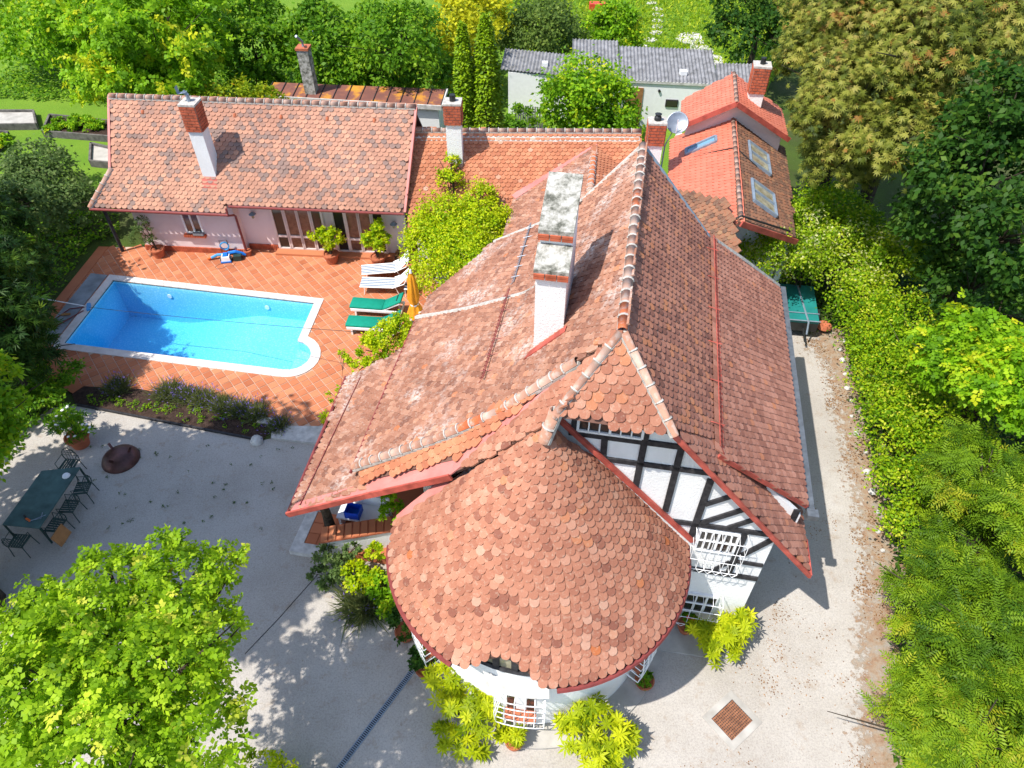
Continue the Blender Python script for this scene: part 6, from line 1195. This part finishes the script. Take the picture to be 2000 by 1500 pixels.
# golden shrub between the houses
tree('golden_shrub', 'huge golden yellow climbing shrub between pool house and turret house', [(-2.52, 23.3, 2.3, 1.1), (-1.33, 22.9, 2.4, 1.1), (-2.85, 22.4, 1.9, 1.1), (-1.85, 21.7, 2.0, 1.15), (-.7, 22.7, 2.4, .8), (-2.5, 21.3, 1.4, 1.0), (-3.3, 23.2, 2.0, .7), (-2.34, 24.6, 3.3, .5), (-1.15, 23.9, 3.0, .6), (-2.3, 25.2, 3.8, .3), (-1.3, 21.0, 2.4, .7)], 26000, .11, 'leaf_gold', cat='shrub', crown='foliage', stem='stems', clump=.18)
tree('shrub', 'fresh green shrub at the eave behind the green lounger', [(-4.24, 17.95, 1.2, .62), (-4.68, 17.6, .9, .5), (-3.8, 18.4, 1.3, .5), (-4.9, 17.2, .6, .4)], 5200, .10, 'leaf_gold', cat='shrub', crown='foliage', stem='stems')
tree('climbing_vine', 'thin yellow green vine climbing at the porch gutter', [(-5.35, 15.3, 1.2, .28), (-5.55, 14.75, .7, .28), (-5.2, 16.2, 1.9, .25)], 500, .11, 'leaf_gold', cat='vine', crown='foliage', stem='stems', r0=.015)
tree('climbing_vine', 'green vine between white porch wall and turret eave', [(-3.05, 10.75, 2.6, .32), (-3.0, 10.4, 1.9, .35), (-3.35, 11.0, 2.4, .25)], 1100, .10, 'leaf_bright', cat='vine', crown='foliage', stem='stems', r0=.015)
tree('shrub', 'low yellow green shrub at the bottom picture edge under the tree', [(-4.6, 4.5, .5, .5), (-5.3, 4.8, .5, .5), (-5.0, 4.0, .4, .5)], 3000, .09, 'leaf_gold', cat='shrub', crown='foliage', stem='stems')
# ground cover, grass, litter
def scatter(name, label, poly, n, size, mat, zr_=(.02, .3), kind='leaf', cat='ground cover', up=.8, clumpy=0):
    P_ = np.array(poly); lo, hi = P_.min(0), P_.max(0); p = rng.uniform(lo, hi, (n * 3, 2)); p = p[inpoly(p, poly)]
    if clumpy: cen = p[rng.integers(0, len(p), clumpy)]; p = cen[rng.integers(0, clumpy, n)] + rng.normal(0, .28, (n, 2)) * rng.uniform(.3, 1.4, (n, 1)); p = p[inpoly(p, poly)]
    p = p[:n]; n = len(p)
    P3 = np.concatenate([p, rng.uniform(*zr_, (n, 1))], 1); O_ = np.tile([0, 0, 1.], (n, 1)) + rng.normal(0, .3, (n, 3)); tv, tf = tmpl(kind)
    tag(link(name, inst_mesh(name, tv, tf, P3, frames(O_, rng.uniform(.7, 1.3, n) * size, up), mat, rng.random(n))), label, cat, kind='stuff')
scatter('ground_ivy', 'ivy and undergrowth covering the bank right of the drive', [(11.9, 19.6), (11.7, 18.5), (11.25, 16), (10.7, 12.6), (10.3, 10.5), (9.35, 8.0), (8.4, 5.4), (7.9, 3), (12, 3), (16, 10), (20, 24), (12, 26), (9, 24)], 26000, .14, 'leaf_dark', (.02, .45))
scatter('rear_undergrowth', 'low green undergrowth between the back trees', [(-30, 39.5), (-20, 38.5), (-17.5, 33), (-5, 36), (-2.5, 31), (1.5, 31), (2, 36), (-.8, 37), (-.5, 44), (-30, 48)], 26000, .2, 'leaf_mid', (.0, .4))
scatter('left_undergrowth', 'dark undergrowth along the left boundary', [(-24, 12), (-15.2, 13.6), (-14.9, 16.2), (-17.4, 18.5), (-17.5, 25), (-16.6, 26), (-17.5, 28), (-26, 26)], 13000, .16, 'leaf_mid', (.0, .25))
scatter('lawn_grass', 'tall green grass of the back lawn', [(2, 46), (12, 37.5), (18, 46), (20, 60), (-6, 60), (-3, 47)], 30000, .28, 'grass_blade', (.0, .12), 'narrow', 'grass', up=-.2)
scatter('leaf_litter', 'brown fallen leaves along the hedge foot', [(11.8, 19.9), (11.5, 18.5), (11.05, 16), (10.5, 12.6), (10.1, 10.5), (9.2, 8.0), (8.6, 6.6), (8.1, 7.4), (9.1, 10), (9.7, 13), (10.2, 16), (10.6, 18.6), (10.4, 19.2)], 1500, .05, 'leaf_litter', (.016, .03), up=3, cat='fallen leaves', clumpy=26)
scatter('drive_litter', 'scattered small leaves on the pale drive', [(9.5, 17), (9, 9), (8, 5), (5, 3.5), (1, 4.5), (3, 6.3), (6, 7.6), (8.3, 12)], 700, .04, 'leaf_litter', (.012, .02), up=3, cat='fallen leaves', clumpy=22)
for o in WT:
    if '_empty' in o: del o['_empty']
